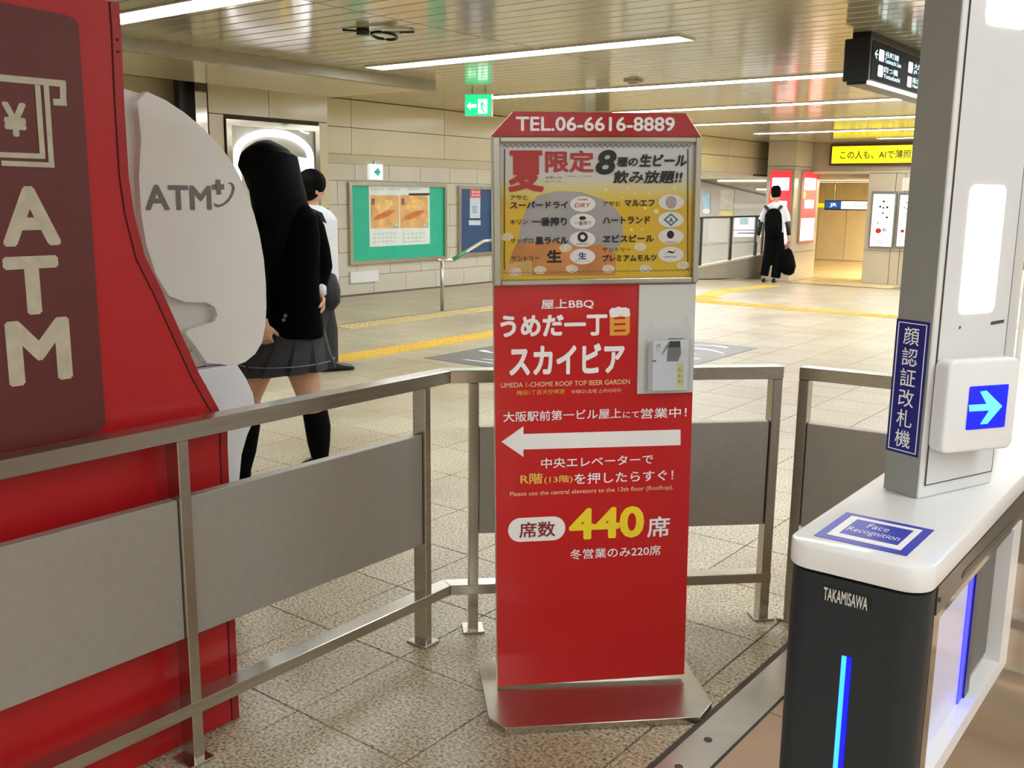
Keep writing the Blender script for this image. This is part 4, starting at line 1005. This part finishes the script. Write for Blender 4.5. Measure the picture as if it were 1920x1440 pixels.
# ================================================================== TICKET GATE
GX0, GX1, GY, GZ = -.466, -.2815, 1.192, .96
gt = thing('ticket_gate', 'white topped ticket gate with a charcoal front and blue light line', 'ticket gate', ((GX0+GX1)/2, 2.2, 0))
def plan(x0, x1, y0, y1, r, k=6):
    """outline with rounded front corners"""
    out = [(x1, y1), (x0, y1)]
    for i in range(k+1): w = R(180+90*i/k); out.append((x0+r+r*math.cos(w), y0+r+r*math.sin(w)))
    for i in range(k+1): w = R(270+90*i/k); out.append((x1-r+r*math.cos(w), y0+r+r*math.sin(w)))
    return out
GYB = 3.0
mb = MB(); mb.prism([(x, y, GZ-.034) for x, y in plan(GX0, GX1, GY, GYB, .035)], (0, 0, .034)); sharesmooth(obj('top_cap', mb, M_white2, gt, bevel=.004, seg=2), 35)
mb = MB(); mb.prism([(x, y, .0) for x, y in plan(GX0+.003, GX1-.003, GY+.004, 1.245, .034)], (0, 0, GZ-.038)); sharesmooth(obj('front_cowl', mb, M_dark, gt), 35)
# stainless side with a recessed opening
oy0, oy1, oz0, oz1 = 1.275, 1.765, .625, .872
for nm, r in (('side_panel', (1.247, GYB, oz1, .917)), ('side_panel', (1.247, GYB, .0, oz0)), ('side_panel', (1.247, oy0, oz0, oz1)), ('side_panel', (oy1, GYB, oz0, oz1))):
    obj(nm, MB().box(GX1-.010, GX1-.003, r[0], r[1], r[2], r[3]), M_mirror, gt)
obj('side_band', MB().box(GX1-.0032, GX1-.0012, 1.247, GYB, .885, .924), mat('band_grey', '#7d7a70', .3, metal=.9), gt)
bx_ = GX1-.026
obj('body', MB().box(GX0+.003, bx_, 1.247, GYB, .0, GZ-.036), M_mirror, gt)
obj('side_panel', MB().box(GX0+.0005, GX0+.003, 1.247, GYB, .0, GZ-.036), M_white, gt)  # unseen white reflector added on the far side to brighten the barrier rails
obj('recess_floor', MB().box(bx_, GX1-.001, oy0-.03, oy1+.012, oz0-.012, oz0+.014), M_white2, gt)
obj('recess_end', MB().box(bx_, GX1-.001, 1.712, oy1+.012, oz0+.014, oz1), M_white2, gt)
obj('dark_plate', MB().box(bx_, bx_+.004, 1.576, 1.705, oz0+.03, oz1), mat('recess_dark', '#55524c', .35), gt)
obj('blue_light', MB().box(bx_, bx_+.006, 1.520, 1.546, oz0+.014, oz1), mat('gate_blue_light', '#2a2cff', .3, emit=3.0, var=0), gt)
obj('light_housing', MB().box(bx_, bx_+.009, 1.546, 1.576, oz0+.014, oz1), mat('navy', '#12163c', .3), gt)
obj('flap', MB().box(bx_, bx_+.004, oy0-.03, 1.520, oz0+.014, oz1), mat('flap_lavender', '#d6d6f2', .15, var=.03), gt)
# slot, keyhole
Fs = Frame((GX1-.0012, 0, 0), (0, 1, 0), (0, 0, 1))
pplate(gt, 'card_slot', mat('slot_grey', '#4e4b44', .4), Fs, [(1803, 1085), (1899, 984), (1902, 972), (1808, 1070)], n=.001)
pplate(gt, 'keyhole', M_black, Fs, [(1760, 1129), (1764, 1127), (1764, 1120), (1760, 1122)], n=.001)
# front details
Ff = Frame((0, GY+.004, 0), (1, 0, 0), (0, 0, 1))
npl = pplate(gt, 'name_plate', M_black, Ff, [(1541, 1120), (1632, 1143), (1634, 1121), (1543, 1099)], n=.002, th=.0016)
text(npl, 'TAKAMISAWA', mat('plate_silver', '#d8d6cc', .3), Ff, Ff.rect(1545, 1109, 1629, 1134), n=.0026, bold=.02)
lx0, lx1 = Ff.uv(1571, 1330)[0], Ff.uv(1580, 1330)[0]
lz = Ff.uv(1580, 1229)[1]
obj('blue_line_light', fbox(Ff, lx0, .08, lx1, lz, .0, .0015), mat('line_cyan', '#2a86ff', .3, emit=3.0, var=0), gt)
obj('blue_line_glow', fbox(Ff, lx1, .08, lx1+.0065, lz, .0, .0012), mat('line_blue', '#0408ff', .3, emit=1.8, var=0), gt)
# printed label on the cap
Ft = Frame((0, 0, GZ), (1, 0, 0), (0, 1, 0))
la = [Ft.uv(*q) for q in ((1530, 1006), (1700, 1043), (1752, 995), (1583, 960))]
x0, x1 = (la[0][0]+la[3][0])/2, (la[1][0]+la[2][0])/2; y0, y1 = (la[0][1]+la[1][1])/2, (la[2][1]+la[3][1])/2
M_lab = mat('label_blue', '#2a35b8', .35)
tlb = plate(gt, 'top_label', M_lab, Ft, [(x0, y0), (x1, y0), (x1, y1), (x0, y1)], n=.0008)
dx, dy = (x1-x0), (y1-y0)
plate(tlb, 'label_white', M_pw, Ft, [(x0+.1*dx, y0+.12*dy), (x1-.1*dx, y0+.12*dy), (x1-.1*dx, y1-.1*dy), (x0+.1*dx, y1-.1*dy)], n=.0014)
plate(tlb, 'label_inner', M_lab, Ft, [(x0+.2*dx, y0+.24*dy), (x1-.17*dx, y0+.24*dy), (x1-.17*dx, y1-.2*dy), (x0+.2*dx, y1-.2*dy)], n=.002)
text(tlb, 'Face', M_pw, Ft, (x0+.38*dx, y0+.56*dy, x0+.62*dx, y1-.28*dy), n=.0026); text(tlb, 'Recognition', M_pw, Ft, (x0+.23*dx, y0+.30*dy, x1-.2*dx, y0+.50*dy), n=.0026)
# --- face recognition column
pc = fl(1722, 937, GZ)
an = R(68.6); Us = np.array([math.cos(an), math.sin(an), 0]); Ns = np.array([math.sin(an), -math.cos(an), 0]); 
wF, wS, zT = .064, .178, 2.06
col = thing('gate_column', 'tall white face recognition column with a lit panel standing on the ticket gate', 'column', (pc[0], pc[1], GZ))
def colpoly(p, wf_, ws_): return [p, p+Us*ws_, p+Us*ws_-Ns*wf_, p-Ns*wf_]
mb = MB(); mb.prism([(q[0], q[1], GZ) for q in colpoly(pc, wF, wS)], (0, 0, zT-GZ)); sharesmooth(obj('shaft', mb, M_white, col, bevel=.004, seg=3), 35)
FSd = Frame((pc[0], pc[1], 0), Us, (0, 0, 1)); assert FSd.N @ Ns > .9
FFr = Frame((pc[0], pc[1], 0), Ns, (0, 0, 1))          # narrow face towards the viewer
gf = mat('column_front_grey', '#8d8d86', .4, var=.03)
obj('front_strip', fbox(FFr, -wF+.002, GZ+.002, -.003, zT-.01, .0, .0015), gf, col)
scp = obj('screen_panel', fbox(FSd, .011, GZ+.022, wS-.006, zT-.02, .0, .002), mat('screen_panel_white', '#d6d6d4', .25, var=.02), col)
for r in ((.0100, GZ+.021, .0112, zT-.02), (.0100, GZ+.0205, wS-.006, GZ+.0217), (wS-.0065, GZ+.021, wS-.0053, zT-.02)): obj('panel_seam', fbox(FSd, *r, .0003, .0023), M_joint, col)
F2 = Frame(FSd.p(0, 0, .002), FSd.U, FSd.V)
M_lit = mat('column_lamp', '#fffaf0', .4, emit=2.2, var=0)
u0 = (F2.uv(1822, 360)[0]+F2.uv(1794, 580)[0])/2; u1 = (F2.uv(1887, 360)[0]+F2.uv(1862, 575)[0])/2
v0, v1 = F2.uv(1826, 588)[1], F2.uv(1853, 347)[1]
plate(scp, 'lamp_panel', M_lit, F2, rrect(u0, v0, u1, v1, .011), n=.0012)
vv0 = F2.uv(1885, 52)[1]
plate(scp, 'lamp_panel', M_lit, F2, rrect(u0-.003, vv0, u1+.003, vv0+.12, .011), n=.0012)
pplate(scp, 'camera_slot', M_joint, F2, [(1857, 609), (1881, 605), (1882, 599), (1858, 603)], n=.001)
pplate(scp, 'sensor', M_joint, F2, [(1797, 617), (1800, 616), (1801, 611), (1798, 612)], n=.001)
# blue vertical name strip
FF2 = Frame(FFr.p(0, 0, .0015), FFr.U, FFr.V)
zt0, zb0 = FF2.uv(1715, 601)[1], FF2.uv(1697, 852)[1]
ua, ub = -wF+.001, -.006
nst = plate(col, 'name_strip', mat('strip_navy', '#1d2372', .35, var=.02), FF2, [(ua, zb0), (ub, zb0), (ub, zt0), (ua, zt0)], n=.0008)
bw = .0013; g = .004
for r in ((ua+g, zb0+g, ua+g+bw, zt0-g), (ub-g-bw, zb0+g, ub-g, zt0-g), (ua+g, zb0+g, ub-g, zb0+g+bw), (ua+g, zt0-g-bw, ub-g, zt0-g)): plate(nst, 'strip_border', M_pw, FF2, [(r[0], r[1]), (r[2], r[1]), (r[2], r[3]), (r[0], r[3])], n=.0014)
hh = (zt0-zb0-4*g)/6
for i, ch in enumerate('顔認証改札機'):
    zc_ = zt0-2*g-hh*(i+.5); um = (ua+ub)/2; s_ = min(hh*.43, .017)
    text(nst, ch, M_pw, FF2, (um-s_, zc_-s_, um+s_, zc_+s_), n=.0016, bold=.005)
# arrow display
an2 = R(57); U2 = np.array([math.cos(an2), math.sin(an2), 0]); N2 = np.array([math.sin(an2), -math.cos(an2), 0])
p0 = onpl(1765, 853, FSd.p(0, 0, .030), Ns)
FA = Frame(p0, U2, (0, 0, 1))
wA = FA.uv(1898, 840)[0]; hA = FA.uv(1855, 674)[1]
mb = MB(); mb.prism([FA.p(u, v, 0) for u, v in rrect(0, 0, wA, hA, .012)], -FA.N*.03)
ab = thing('arrow_display', 'white box with a glowing blue right arrow on the gate column', 'display', FA.p(wA/2, 0, -.015))
sharesmooth(obj('housing', mb, M_white2, ab, bevel=.005, seg=3), 35)
s0 = [FA.uv(*q) for q in ((1812, 806), (1884, 800), (1889, 720), (1816, 725))]
x0, x1 = (s0[0][0]+s0[3][0])/2, (s0[1][0]+s0[2][0])/2; y0, y1 = (s0[0][1]+s0[1][1])/2, (s0[2][1]+s0[3][1])/2
scr = plate(ab, 'screen', mat('arrow_blue', '#0a18d8', .25, emit=.75, var=.1, scale=30), FA, rrect(x0, y0, x1, y1, .002), n=.0012)
aw = [(1816, 771), (1815, 759), (1848, 757), (1836, 734), (1848, 732), (1877, 761), (1849, 794), (1836, 795), (1853, 769)]
pplate(scr, 'arrow', mat('arrow_cyan', '#5ad2ff', .3, emit=1.3, var=0), FA, aw, n=.0022)
# rear column on the same gate
pr2 = np.array([-.425, 2.08]); 
rc = thing('gate_column', 'second white column farther along the ticket gate, cut by the right edge', 'column', (pr2[0], pr2[1], GZ))
mb = MB(); mb.prism([(pr2[0], pr2[1], GZ), (pr2[0]+.045, pr2[1]+.012, GZ), (pr2[0]+.03, pr2[1]+.07, GZ), (pr2[0]-.015, pr2[1]+.058, GZ)], (0, 0, .95)); sharesmooth(obj('shaft', mb, M_white, rc, bevel=.004, seg=2), 35)
obj('screen_panel', MB().box(pr2[0]+.046, pr2[0]+.049, pr2[1]+.02, pr2[1]+.06, GZ+.05, GZ+.9), M_white2, rc)

# ================================================================== PEOPLE
class Body:
    """vertical plane through a standing point, facing the viewer; joints are given along it with a depth offset (towards the viewer +)"""
    def __init__(s, P):
        s.P = np.array(P, float); d = CAMP-s.P; d[2] = 0; s.n = d/np.linalg.norm(d); s.r = np.array([-s.n[1], s.n[0], 0.0])
    def __call__(s, x, y, off=0.0): return onpl(x, y, s.P+s.n*off, s.n)
def person(name, label, mesh, m, P):
    o = obj(name, mesh, m); tag(o, label, 'person'); return o
def hand(mb, wrist, d, palmn, L=.17, curl=.9, thumb=1):
    """hand with palm, four curled fingers and a thumb; d = direction of the hand, palmn = palm normal"""
    w = np.array(wrist, float); d = np.array(d, float)/np.linalg.norm(d); pn = np.array(palmn, float); pn -= d*(pn @ d); pn /= np.linalg.norm(pn); sd = np.cross(d, pn)
    mb.tube([w-d*.02, w+d*.02, w+d*.05, w+d*.085], [(.024, .017), (.030, .017), (.038, .016), (.037, .014)], 12, side=sd)
    for k, (o, ln) in enumerate(((-.028, .066), (-.009, .076), (.010, .072), (.028, .056))):
        p = w+d*.078+sd*o; pts = [p]; a = 0
        for sN in (.42, .33, .25):
            a += curl*.75; pts.append(pts[-1]+(d*math.cos(a)+pn*math.sin(a))*ln*sN*1.15)
        mb.tube(pts, [.0095, .009, .0082, .0065], 8)
    p = w+d*.03+sd*.03*thumb
    mb.tube([p, p+(d*.6+sd*.5*thumb+pn*.4)*.035, p+(d*1.0+sd*.55*thumb+pn*.9)*.055], [.013, .0105, .008], 8)

# ---- girl in school uniform, walking to the left
g0 = fl(520, 903); G = Body(g0)
head_d = -G.r                                   # she walks towards the left of the view
mb = MB()
sideG = G.n*.75 + G.r*.65; sideG /= np.linalg.norm(sideG)
# head, neck, torso, arms, legs -> one continuous skin
mb.tube([G(516, 285), G(514, 300), G(512, 325), G(512, 345), G(514, 360), G(516, 368)], [(.045, .055), (.075, .09), (.082, .10), (.075, .092), (.055, .07), (.03, .04)], 16, side=sideG)
mb.tube([G(518, 355), G(524, 392)], [.05, .055], 12)
mb.tube([G(527, 388), G(535, 410), G(540, 450), G(545, 520), G(548, 560), G(548, 620), G(548, 650)], [(.07, .05), (.15, .08), (.15, .095), (.115, .085), (.115, .085), (.125, .09), (.12, .09)], 16, side=sideG)
# right arm (view right)
mb.tube([G(580, 412, -.06), G(597, 470, -.07), G(604, 500, -.05), G(600, 530, -.02), G(599, 548, 0)], [.05, .042, .038, .030, .024], 12)
hand(mb, G(599, 550, 0), G(600, 575, .02)-G(599, 548, 0), -G.r*.6+G.n*.4, curl=1.0, thumb=-1)
# left arm (view left)
mb.tube([G(500, 412, .08), G(487, 470, .12), G(484, 520, .13), G(488, 570, .13), G(492, 600, .13)], [.05, .042, .038, .031, .025], 12)
hand(mb, G(493, 604, .13), G(497, 640, .13)-G(493, 604, .13), G.r*.3-G.n*.9, curl=1.0, thumb=1)
# legs
mb.tube([G(530, 648, -.03), G(482, 695, -.04), G(466, 745, -.04), G(466, 768, -.04), G(464, 800, -.03), G(459, 845, -.02), G(455, 880, -.01), G(455, 894, 0)], [.07, .076, .06, .055, .056, .05, .036, .036], 14)
mb.tube([G(556, 648, .02), G(568, 695, .03), G(582, 745, .05), G(588, 768, .05), G(596, 800, .04), G(598, 830, .04), G(600, 858, .03), G(599, 866, .03)], [.07, .078, .062, .057, .058, .05, .036, .034], 14)
girl = person('person', 'person in a black blazer, grey skirt and black socks walking left beside the kiosk', remesh(mb, .007, 4), M_skin, g0)
# hair: long, straight, covering head and upper back
mb = MB()
mb.tube([G(513, 265.5), G(512, 268), G(511, 273), G(509, 282), G(507, 294), G(506, 310), G(508, 330), G(512, 350)], [(.02, .02), (.05, .045), (.08, .072), (.105, .098), (.122, .113), (.130, .12), (.13, .118), (.12, .11)], 24, side=sideG)
mb.tube([G(510, 300), G(516, 340, .03), G(524, 380, .05), G(534, 420, .06), G(540, 460, .075), G(544, 490, .08), G(545, 505, .08)], [(.12, .115), (.125, .115), (.128, .11), (.13, .085), (.125, .06), (.11, .035), (.07, .02)], 20, side=G.r)
mb.tube([G(478, 290, .0), G(468, 300), G(462, 315), G(462, 328)], [.05, .05, .042, .02], 12)
mb.tube([G(540, 330, .0), G(556, 370, .02), G(572, 402, .03)], [.055, .05, .012], 12)
obj('hair', remesh(mb, .007, 6), M_hair, girl)
# blazer with sleeves
mb = MB()
mb.tube([G(527, 384), G(532, 396), G(538, 412), G(541, 450), G(545, 520), G(547, 570), G(548, 610), G(548, 629)], [(.075, .06), (.15, .085), (.178, .105), (.175, .12), (.150, .115), (.152, .118), (.165, .13), (.170, .134)], 20, side=sideG)
mb.tube([G(575, 405, -.06), G(586, 430, -.07), G(598, 470, -.07), G(603, 500, -.05), G(597, 530, -.02), G(596, 537, -.01)], [.055, .062, .056, .054, .046, .042], 14)
mb.tube([G(505, 408, .06), G(495, 430, .1), G(487, 470, .12), G(485, 520, .13), G(488, 575, .13), G(490, 597, .13)], [.055, .062, .056, .052, .046, .042], 14)
obj('blazer', remesh(mb, .008, 5), M_blazer, girl)
for q in ((535, 592), (532, 600)): obj('button', MB().tube([G(q[0], q[1], .125), G(q[0], q[1], .132)], .009, 10), mat('button_grey', '#4a4a4c', .3), girl)
# shirt cuff
obj('shirt_cuff', MB().tube([G(597, 532, -.015), G(599, 553, .0)], [.037, .034], 16), M_shirt, girl, smooth=True)
# pleated skirt
sk = []; NP = 72; mb = MB()
rings = [((548, 620), .152, .125, .0), ((546, 640), .17, .15, .006), ((541, 662), .198, .175, .014), ((536, 684), .228, .195, .024), ((534, 693), .238, .20, .028)]
for (c_, ra, rb, pl_) in rings:
    ce = G(*c_)
    for k in range(NP):
        w = 2*math.pi*k/NP; saw = ((k % 6)/6.0-.5)*2*pl_*.6 + pl_*.3*math.sin(3*w)
        p = ce + G.r*(ra+saw)*math.cos(w) + G.n*(rb+saw)*math.sin(w) + np.array([0, 0, .018*math.cos(w)*(1 if pl_ > .02 else .3)])
        sk.append(p)
fs_ = []
for i in range(len(rings)-1):
    for k in range(NP):
        k2 = (k+1) % NP; fs_.append((i*NP+k, (i+1)*NP+k, (i+1)*NP+k2, i*NP+k2))
mb.add(sk, fs_)
M_skirt = mat('grey_plaid_skirt', '#2c2d31', .8, var=.25, scale=14)
so = obj('skirt', mb, M_skirt, girl)
md = so.modifiers.new('thickness', 'SOLIDIFY'); md.thickness = .004; md.offset = -1
mb = MB(); pts = []
for k in range(NP//2+1):
    w = math.pi*k/(NP//2); ce = G(538, 676); pts.append(ce+G.r*.226*math.cos(w)+G.n*.200*math.sin(w)+np.array([0, 0, .008*math.cos(w)]))
obj('skirt_stripe', MB().tube(pts, .003, 6), mat('stripe_grey', '#77787c', .8), girl)
# socks and shoes
obj('sock', MB().tube([G(465, 778, -.035), G(464, 800, -.03), G(459, 845, -.02), G(455, 880, -.01), G(454, 897, 0)], [.060, .061, .055, .041, .042], 18), M_sock, girl, smooth=True)
obj('sock', MB().tube([G(590, 768, .05), G(596, 800, .04), G(598, 830, .04), G(600, 858, .03), G(599, 868, .03)], [.061, .063, .055, .041, .040], 18), M_sock, girl, smooth=True)
def shoe(P, heel, d, tilt=0.0, L=.24, m=M_shoe, name='shoe'):
    """closed shoe: heel point on the ground, direction d"""
    d = np.array(d, float); d[2] = 0; d /= np.linalg.norm(d); sd = np.array([-d[1], d[0], 0]); u = np.array([0, 0, 1.0])
    f = d*math.cos(tilt)-u*math.sin(tilt); v = u*math.cos(tilt)+d*math.sin(tilt); h = np.array(heel, float)
    prof_ = [(-.01, .03, .055, .03), (.0, .034, .075, .034), (.05, .036, .085, .038), (.09, .037, .075, .037), (.14, .042, .055, .042), (.19, .042, .045, .040), (.225, .032, .036, .03), (.24, .012, .022, .01)]
    mb = MB(); seg = 14; o = 0; k_ = L/.24
    for (s_, wd, ht, _) in prof_:
        for q in range(seg):
            w = 2*math.pi*q/seg; y = math.sin(w)
            mb.v.append(tuple(h + f*s_*k_ + sd*wd*k_*math.cos(w) + v*(ht*k_*(.5+.5*y) if y > -.3 else ht*k_*.35*(1+ (y+.3)/.7))))
    n_ = len(prof_)
    for i in range(n_-1):
        for q in range(seg):
            q2 = (q+1) % seg; mb.f.append((i*seg+q, i*seg+q2, (i+1)*seg+q2, (i+1)*seg+q))
    mb.f.append(tuple(reversed(range(seg)))); mb.f.append(tuple((n_-1)*seg+q for q in range(seg)))
    return obj(name, mb, m, P, smooth=True)
hp1 = fl(464, 905); shoe(girl, hp1+np.array([0, 0, 0]), head_d+G.n*.25)
hp2 = G(612, 880, .03); shoe(girl, (hp2[0], hp2[1], max(hp2[2], .045)), head_d+G.n*.15, tilt=.2)

# ---- young man behind her, facing away to the right
b0 = fl(622, 693); B = Body(b0)
mb = MB()
mb.tube([B(583, 320), B(583, 328), B(583, 345), B(585, 362), B(588, 375), B(590, 380)], [(.05, .05), (.085, .09), (.095, .10), (.088, .092), (.06, .07), (.03, .03)], 16, side=B.r)
mb.tube([B(602, 356, .0), B(606, 362), B(605, 366)], [.012, .02, .012], 8)       # nose and cheek side
mb.tube([B(593, 356, .085), B(593, 364, .088)], [.012, .016], 8)                 # ear
mb.tube([B(583, 370), B(582, 396)], [.058, .062], 12)
mb.tube([B(582, 392), B(582, 410), B(584, 450), B(590, 500), B(592, 530)], [(.10, .07), (.19, .10), (.18, .115), (.16, .11), (.16, .12)], 16, side=B.r)
mb.tube([B(602, 408, .02), B(606, 450, .03), B(607, 490, .03), B(608, 525, .02)], [.05, .043, .036, .028], 12)
hand(mb, B(608, 527, .02), (0, 0, -1), -B.r, thumb=1)
mb.tube([B(562, 408, .04), B(556, 450, .06), B(556, 490, .06), B(560, 525, .05)], [.05, .043, .036, .028], 12)
hand(mb, B(560, 527, .05), (0, 0, -1), B.r, thumb=-1)
mb.tube([B(588, 525, -.03), B(600, 570, -.03), B(612, 615, -.03), B(612, 650, -.02), B(612, 680, 0)], [.09, .082, .062, .056, .04], 14)
mb.tube([B(596, 525, .04), B(594, 570, .05), B(585, 615, .06), B(578, 650, .05), B(572, 680, .04)], [.09, .082, .062, .056, .04], 14)
guy = person('person', 'dark haired person in a white shirt and charcoal trousers walking right behind the girl', remesh(mb, .010, 4), M_skin, b0)
mb = MB()
def ball(mb, c_, rx, ry, rz, r_, n_):
    for_ = [math.sin(R(a_)) for a_ in range(8, 173, 16)]; hs = [math.cos(R(a_)) for a_ in range(8, 173, 16)]
    mb.tube([np.array(c_)+np.array([0, 0, rz*h_]) for h_ in hs], [(rx*f_, ry*f_) for f_ in for_], 18, side=r_)
ball(mb, B(584, 343, .0), .114, .118, .112, B.r, B.n)
ball(mb, B(580, 358, .02), .088, .095, .085, B.r, B.n)
obj('hair', remesh(mb, .010, 3), M_hair, guy)
mb = MB()
mb.tube([B(582, 384), B(582, 396), B(583, 412), B(585, 450), B(590, 500), B(592, 540)], [(.075, .07), (.16, .10), (.205, .115), (.20, .13), (.185, .13), (.185, .135)], 18, side=B.r)
mb.tube([B(598, 402, .02), B(605, 420, .02), B(607, 460, .03), B(608, 500, .03), B(608, 520, .02)], [.06, .066, .058, .05, .044], 12)
mb.tube([B(565, 402, .04), B(558, 420, .05), B(556, 460, .06), B(557, 520, .05)], [.06, .066, .058, .046], 12)
obj('shirt', remesh(mb, .011, 4), M_shirt, guy)
mb = MB()
mb.tube([B(591, 530), B(592, 552)], [(.175, .135), (.185, .14)], 18, side=B.r)
mb.tube([B(590, 535, -.03), B(602, 575, -.03), B(614, 620, -.03), B(616, 655, -.02), B(617, 683, 0)], [.105, .10, .085, .078, .075], 14)
mb.tube([B(596, 535, .05), B(595, 575, .06), B(588, 620, .06), B(583, 655, .06), B(579, 684, .05)], [.105, .10, .085, .078, .075], 14)
obj('trousers', remesh(mb, .012, 4), M_trouser, guy)
q = fl(604, 697); shoe(guy, q, B.r*.9-B.n*.3, L=.27)
q = B(566, 690, .05); shoe(guy, (q[0], q[1], max(q[2], .0)), B.r*.9-B.n*.3, L=.27, tilt=.15)
bg = thing('shoulder_bag', 'dark shoulder bag hanging at the right hip of the person in the white shirt', 'bag', B(618, 560, .05))
mb = MB(); mb.tube([B(612, 505, .03), B(618, 520, .04), B(622, 545, .05), B(622, 565, .05), B(618, 578, .05)], [(.03, .05), (.055, .09), (.07, .11), (.068, .11), (.04, .08)], 16, side=B.r)
obj('bag_body', mb, mat('bag_dark', '#1d1e1f', .7, var=.1), bg, smooth=True)
obj('strap', MB().tube([B(566, 386, .11), B(584, 396, .125), B(600, 402, .12), B(608, 420, .09), B(612, 460, .09), B(613, 508, .06)], [(.022, .006)]*6, 8, side=B.r), M_black, bg)

# ---- man with a backpack far off
gz = ground(18.9)
d_ = ray(1452, 527); t_ = (SL*RAMP0-CAM_H)/(d_[2]+SL*d_[1]); m0 = CAMP+d_*t_
m0 = m0*0.93 + CAMP*0.07; m0[2] = ground(m0[1])
Mn = Body(m0)
sc = np.linalg.norm(m0[:2])/FPX*1.02       # metres per picture pixel at his distance
mb = MB()
mb.tube([Mn(1455, 350), Mn(1455, 355), Mn(1455, 364), Mn(1455, 372), Mn(1455, 377)], [(.05, .05), (.085, .09), (.09, .1), (.075, .08), (.04, .05)], 12, side=Mn.r)
mb.tube([Mn(1455, 372), Mn(1455, 384)], [.06, .065], 10)
mb.tube([Mn(1455, 382), Mn(1453, 390), Mn(1453, 412), Mn(1452, 432), Mn(1452, 440)], [(.09, .07), (.21, .11), (.2, .12), (.17, .11), (.17, .12)], 14, side=Mn.r)
mb.tube([Mn(1436, 390), Mn(1429, 408), Mn(1424, 428), Mn(1421, 446)], [.055, .05, .042, .032], 10)
hand(mb, Mn(1420, 447), (0, 0, -1), Mn.r, thumb=1)
mb.tube([Mn(1472, 390), Mn(1477, 408), Mn(1478, 428), Mn(1479, 446)], [.055, .05, .042, .032], 10)
hand(mb, Mn(1479, 447), (0, 0, -1), -Mn.r, thumb=-1)
mb.tube([Mn(1446, 438), Mn(1444, 470), Mn(1440, 498), Mn(1437, 518)], [.10, .085, .06, .05], 12)
mb.tube([Mn(1458, 438), Mn(1459, 470), Mn(1456, 498), Mn(1452, 518)], [.10, .085, .06, .05], 12)
man = person('person', 'person in a white shirt with a black backpack walking away near the red light box', remesh(mb, .014, 3), M_skin, m0)
mb = MB(); mb.tube([Mn(1455, 348), Mn(1455, 353), Mn(1455, 362), Mn(1455, 370)], [(.06, .06), (.10, .1), (.108, .115), (.085, .1)], 14, side=Mn.r); obj('hair', remesh(mb, .014, 3), M_hair, man)
mb = MB()
mb.tube([Mn(1455, 379), Mn(1454, 387), Mn(1453, 412), Mn(1452, 436)], [(.08, .08), (.21, .12), (.215, .14), (.2, .14)], 16, side=Mn.r)
mb.tube([Mn(1440, 387), Mn(1431, 405), Mn(1427, 416)], [.075, .07, .062], 12); mb.tube([Mn(1468, 387), Mn(1475, 405), Mn(1477, 416)], [.075, .07, .062], 12)
obj('shirt', remesh(mb, .014, 3), M_shirt, man)
mb = MB(); mb.tube([Mn(1427, 412), Mn(1424, 428), Mn(1422, 441)], [.058, .05, .042], 12); obj('sleeve', mb, M_black, man, smooth=True)
mb = MB(); mb.tube([Mn(1476, 412), Mn(1478, 428), Mn(1479, 441)], [.058, .05, .042], 12); obj('sleeve', mb, M_black, man, smooth=True)
mb = MB(); mb.tube([Mn(1452, 430), Mn(1452, 446)], [(.19, .14), (.2, .15)], 14, side=Mn.r)
mb.tube([Mn(1446, 440), Mn(1442, 470), Mn(1436, 500), Mn(1433, 517)], [.13, .115, .095, .09], 12); mb.tube([Mn(1458, 440), Mn(1461, 470), Mn(1457, 500), Mn(1454, 521)], [.13, .12, .105, .10], 12)
obj('trousers', remesh(mb, .016, 3), mat('black_trousers', '#080809', .9, var=.1, spec=.1), man)
q = Mn(1431, 525); shoe(man, (q[0], q[1], m0[2]), -Mn.n+Mn.r*.2, L=.28); q = Mn(1450, 526); shoe(man, (q[0], q[1], m0[2]), -Mn.n+Mn.r*.2, L=.28)
bp_ = thing('backpack', 'black backpack worn by the person walking away', 'backpack', Mn(1449, 432, .15))
M_bag = mat('black_nylon', '#070708', .9, var=.15, scale=30, spec=.08)
mb = MB(); mb.tube([Mn(1450, 392, .17), Mn(1450, 396, .19), Mn(1450, 402, .22), Mn(1450, 416, .24), Mn(1450, 432, .24), Mn(1450, 440, .22), Mn(1450, 443, .18)], [(.07, .04), (.13, .07), (.165, .10), (.18, .11), (.18, .11), (.16, .09), (.1, .06)], 16, side=Mn.r)
obj('pack', mb, M_bag, bp_, smooth=True)
obj('front_pocket', MB().tube([Mn(1450, 418, .33), Mn(1450, 422, .35), Mn(1450, 434, .35), Mn(1450, 438, .32)], [(.08, .02), (.12, .03), (.12, .03), (.08, .02)], 12, side=Mn.r), M_bag, bp_, smooth=True)
for a_, b_ in (((1434, 386), (1447, 402)), ((1466, 386), (1453, 402))): obj('strap', MB().tube([Mn(*a_, .11), Mn((a_[0]+b_[0])/2, (a_[1]+b_[1])/2-1, .16), Mn(*b_, .18)], [(.035, .01)]*3, 8, side=Mn.r), M_black, bp_)
obj('clip', MB().tube([Mn(1450, 395, .225), Mn(1450, 395, .235)], .02, 8), M_alu, bp_)
ba = thing('sports_bag', 'black holdall carried low at the right side of the person walking away', 'bag', Mn(1478, 512, .05))
mb = MB(); mb.tube([Mn(1473, 467, .03), Mn(1474, 470, .03), Mn(1475, 482, .04), Mn(1477, 500, .05), Mn(1476, 511, .05), Mn(1475, 515, .05)], [(.07, .1), (.11, .13), (.15, .16), (.17, .17), (.14, .15), (.08, .1)], 7, side=Mn.r)
obj('bag_body', mb, M_bag, ba, smooth=True)
obj('handle', MB().tube([Mn(1469, 470, .03), Mn(1474, 458, .03), Mn(1479, 453, .02), Mn(1480, 460, .03), Mn(1477, 470, .03)], .012, 8), M_alu, ba, smooth=True)
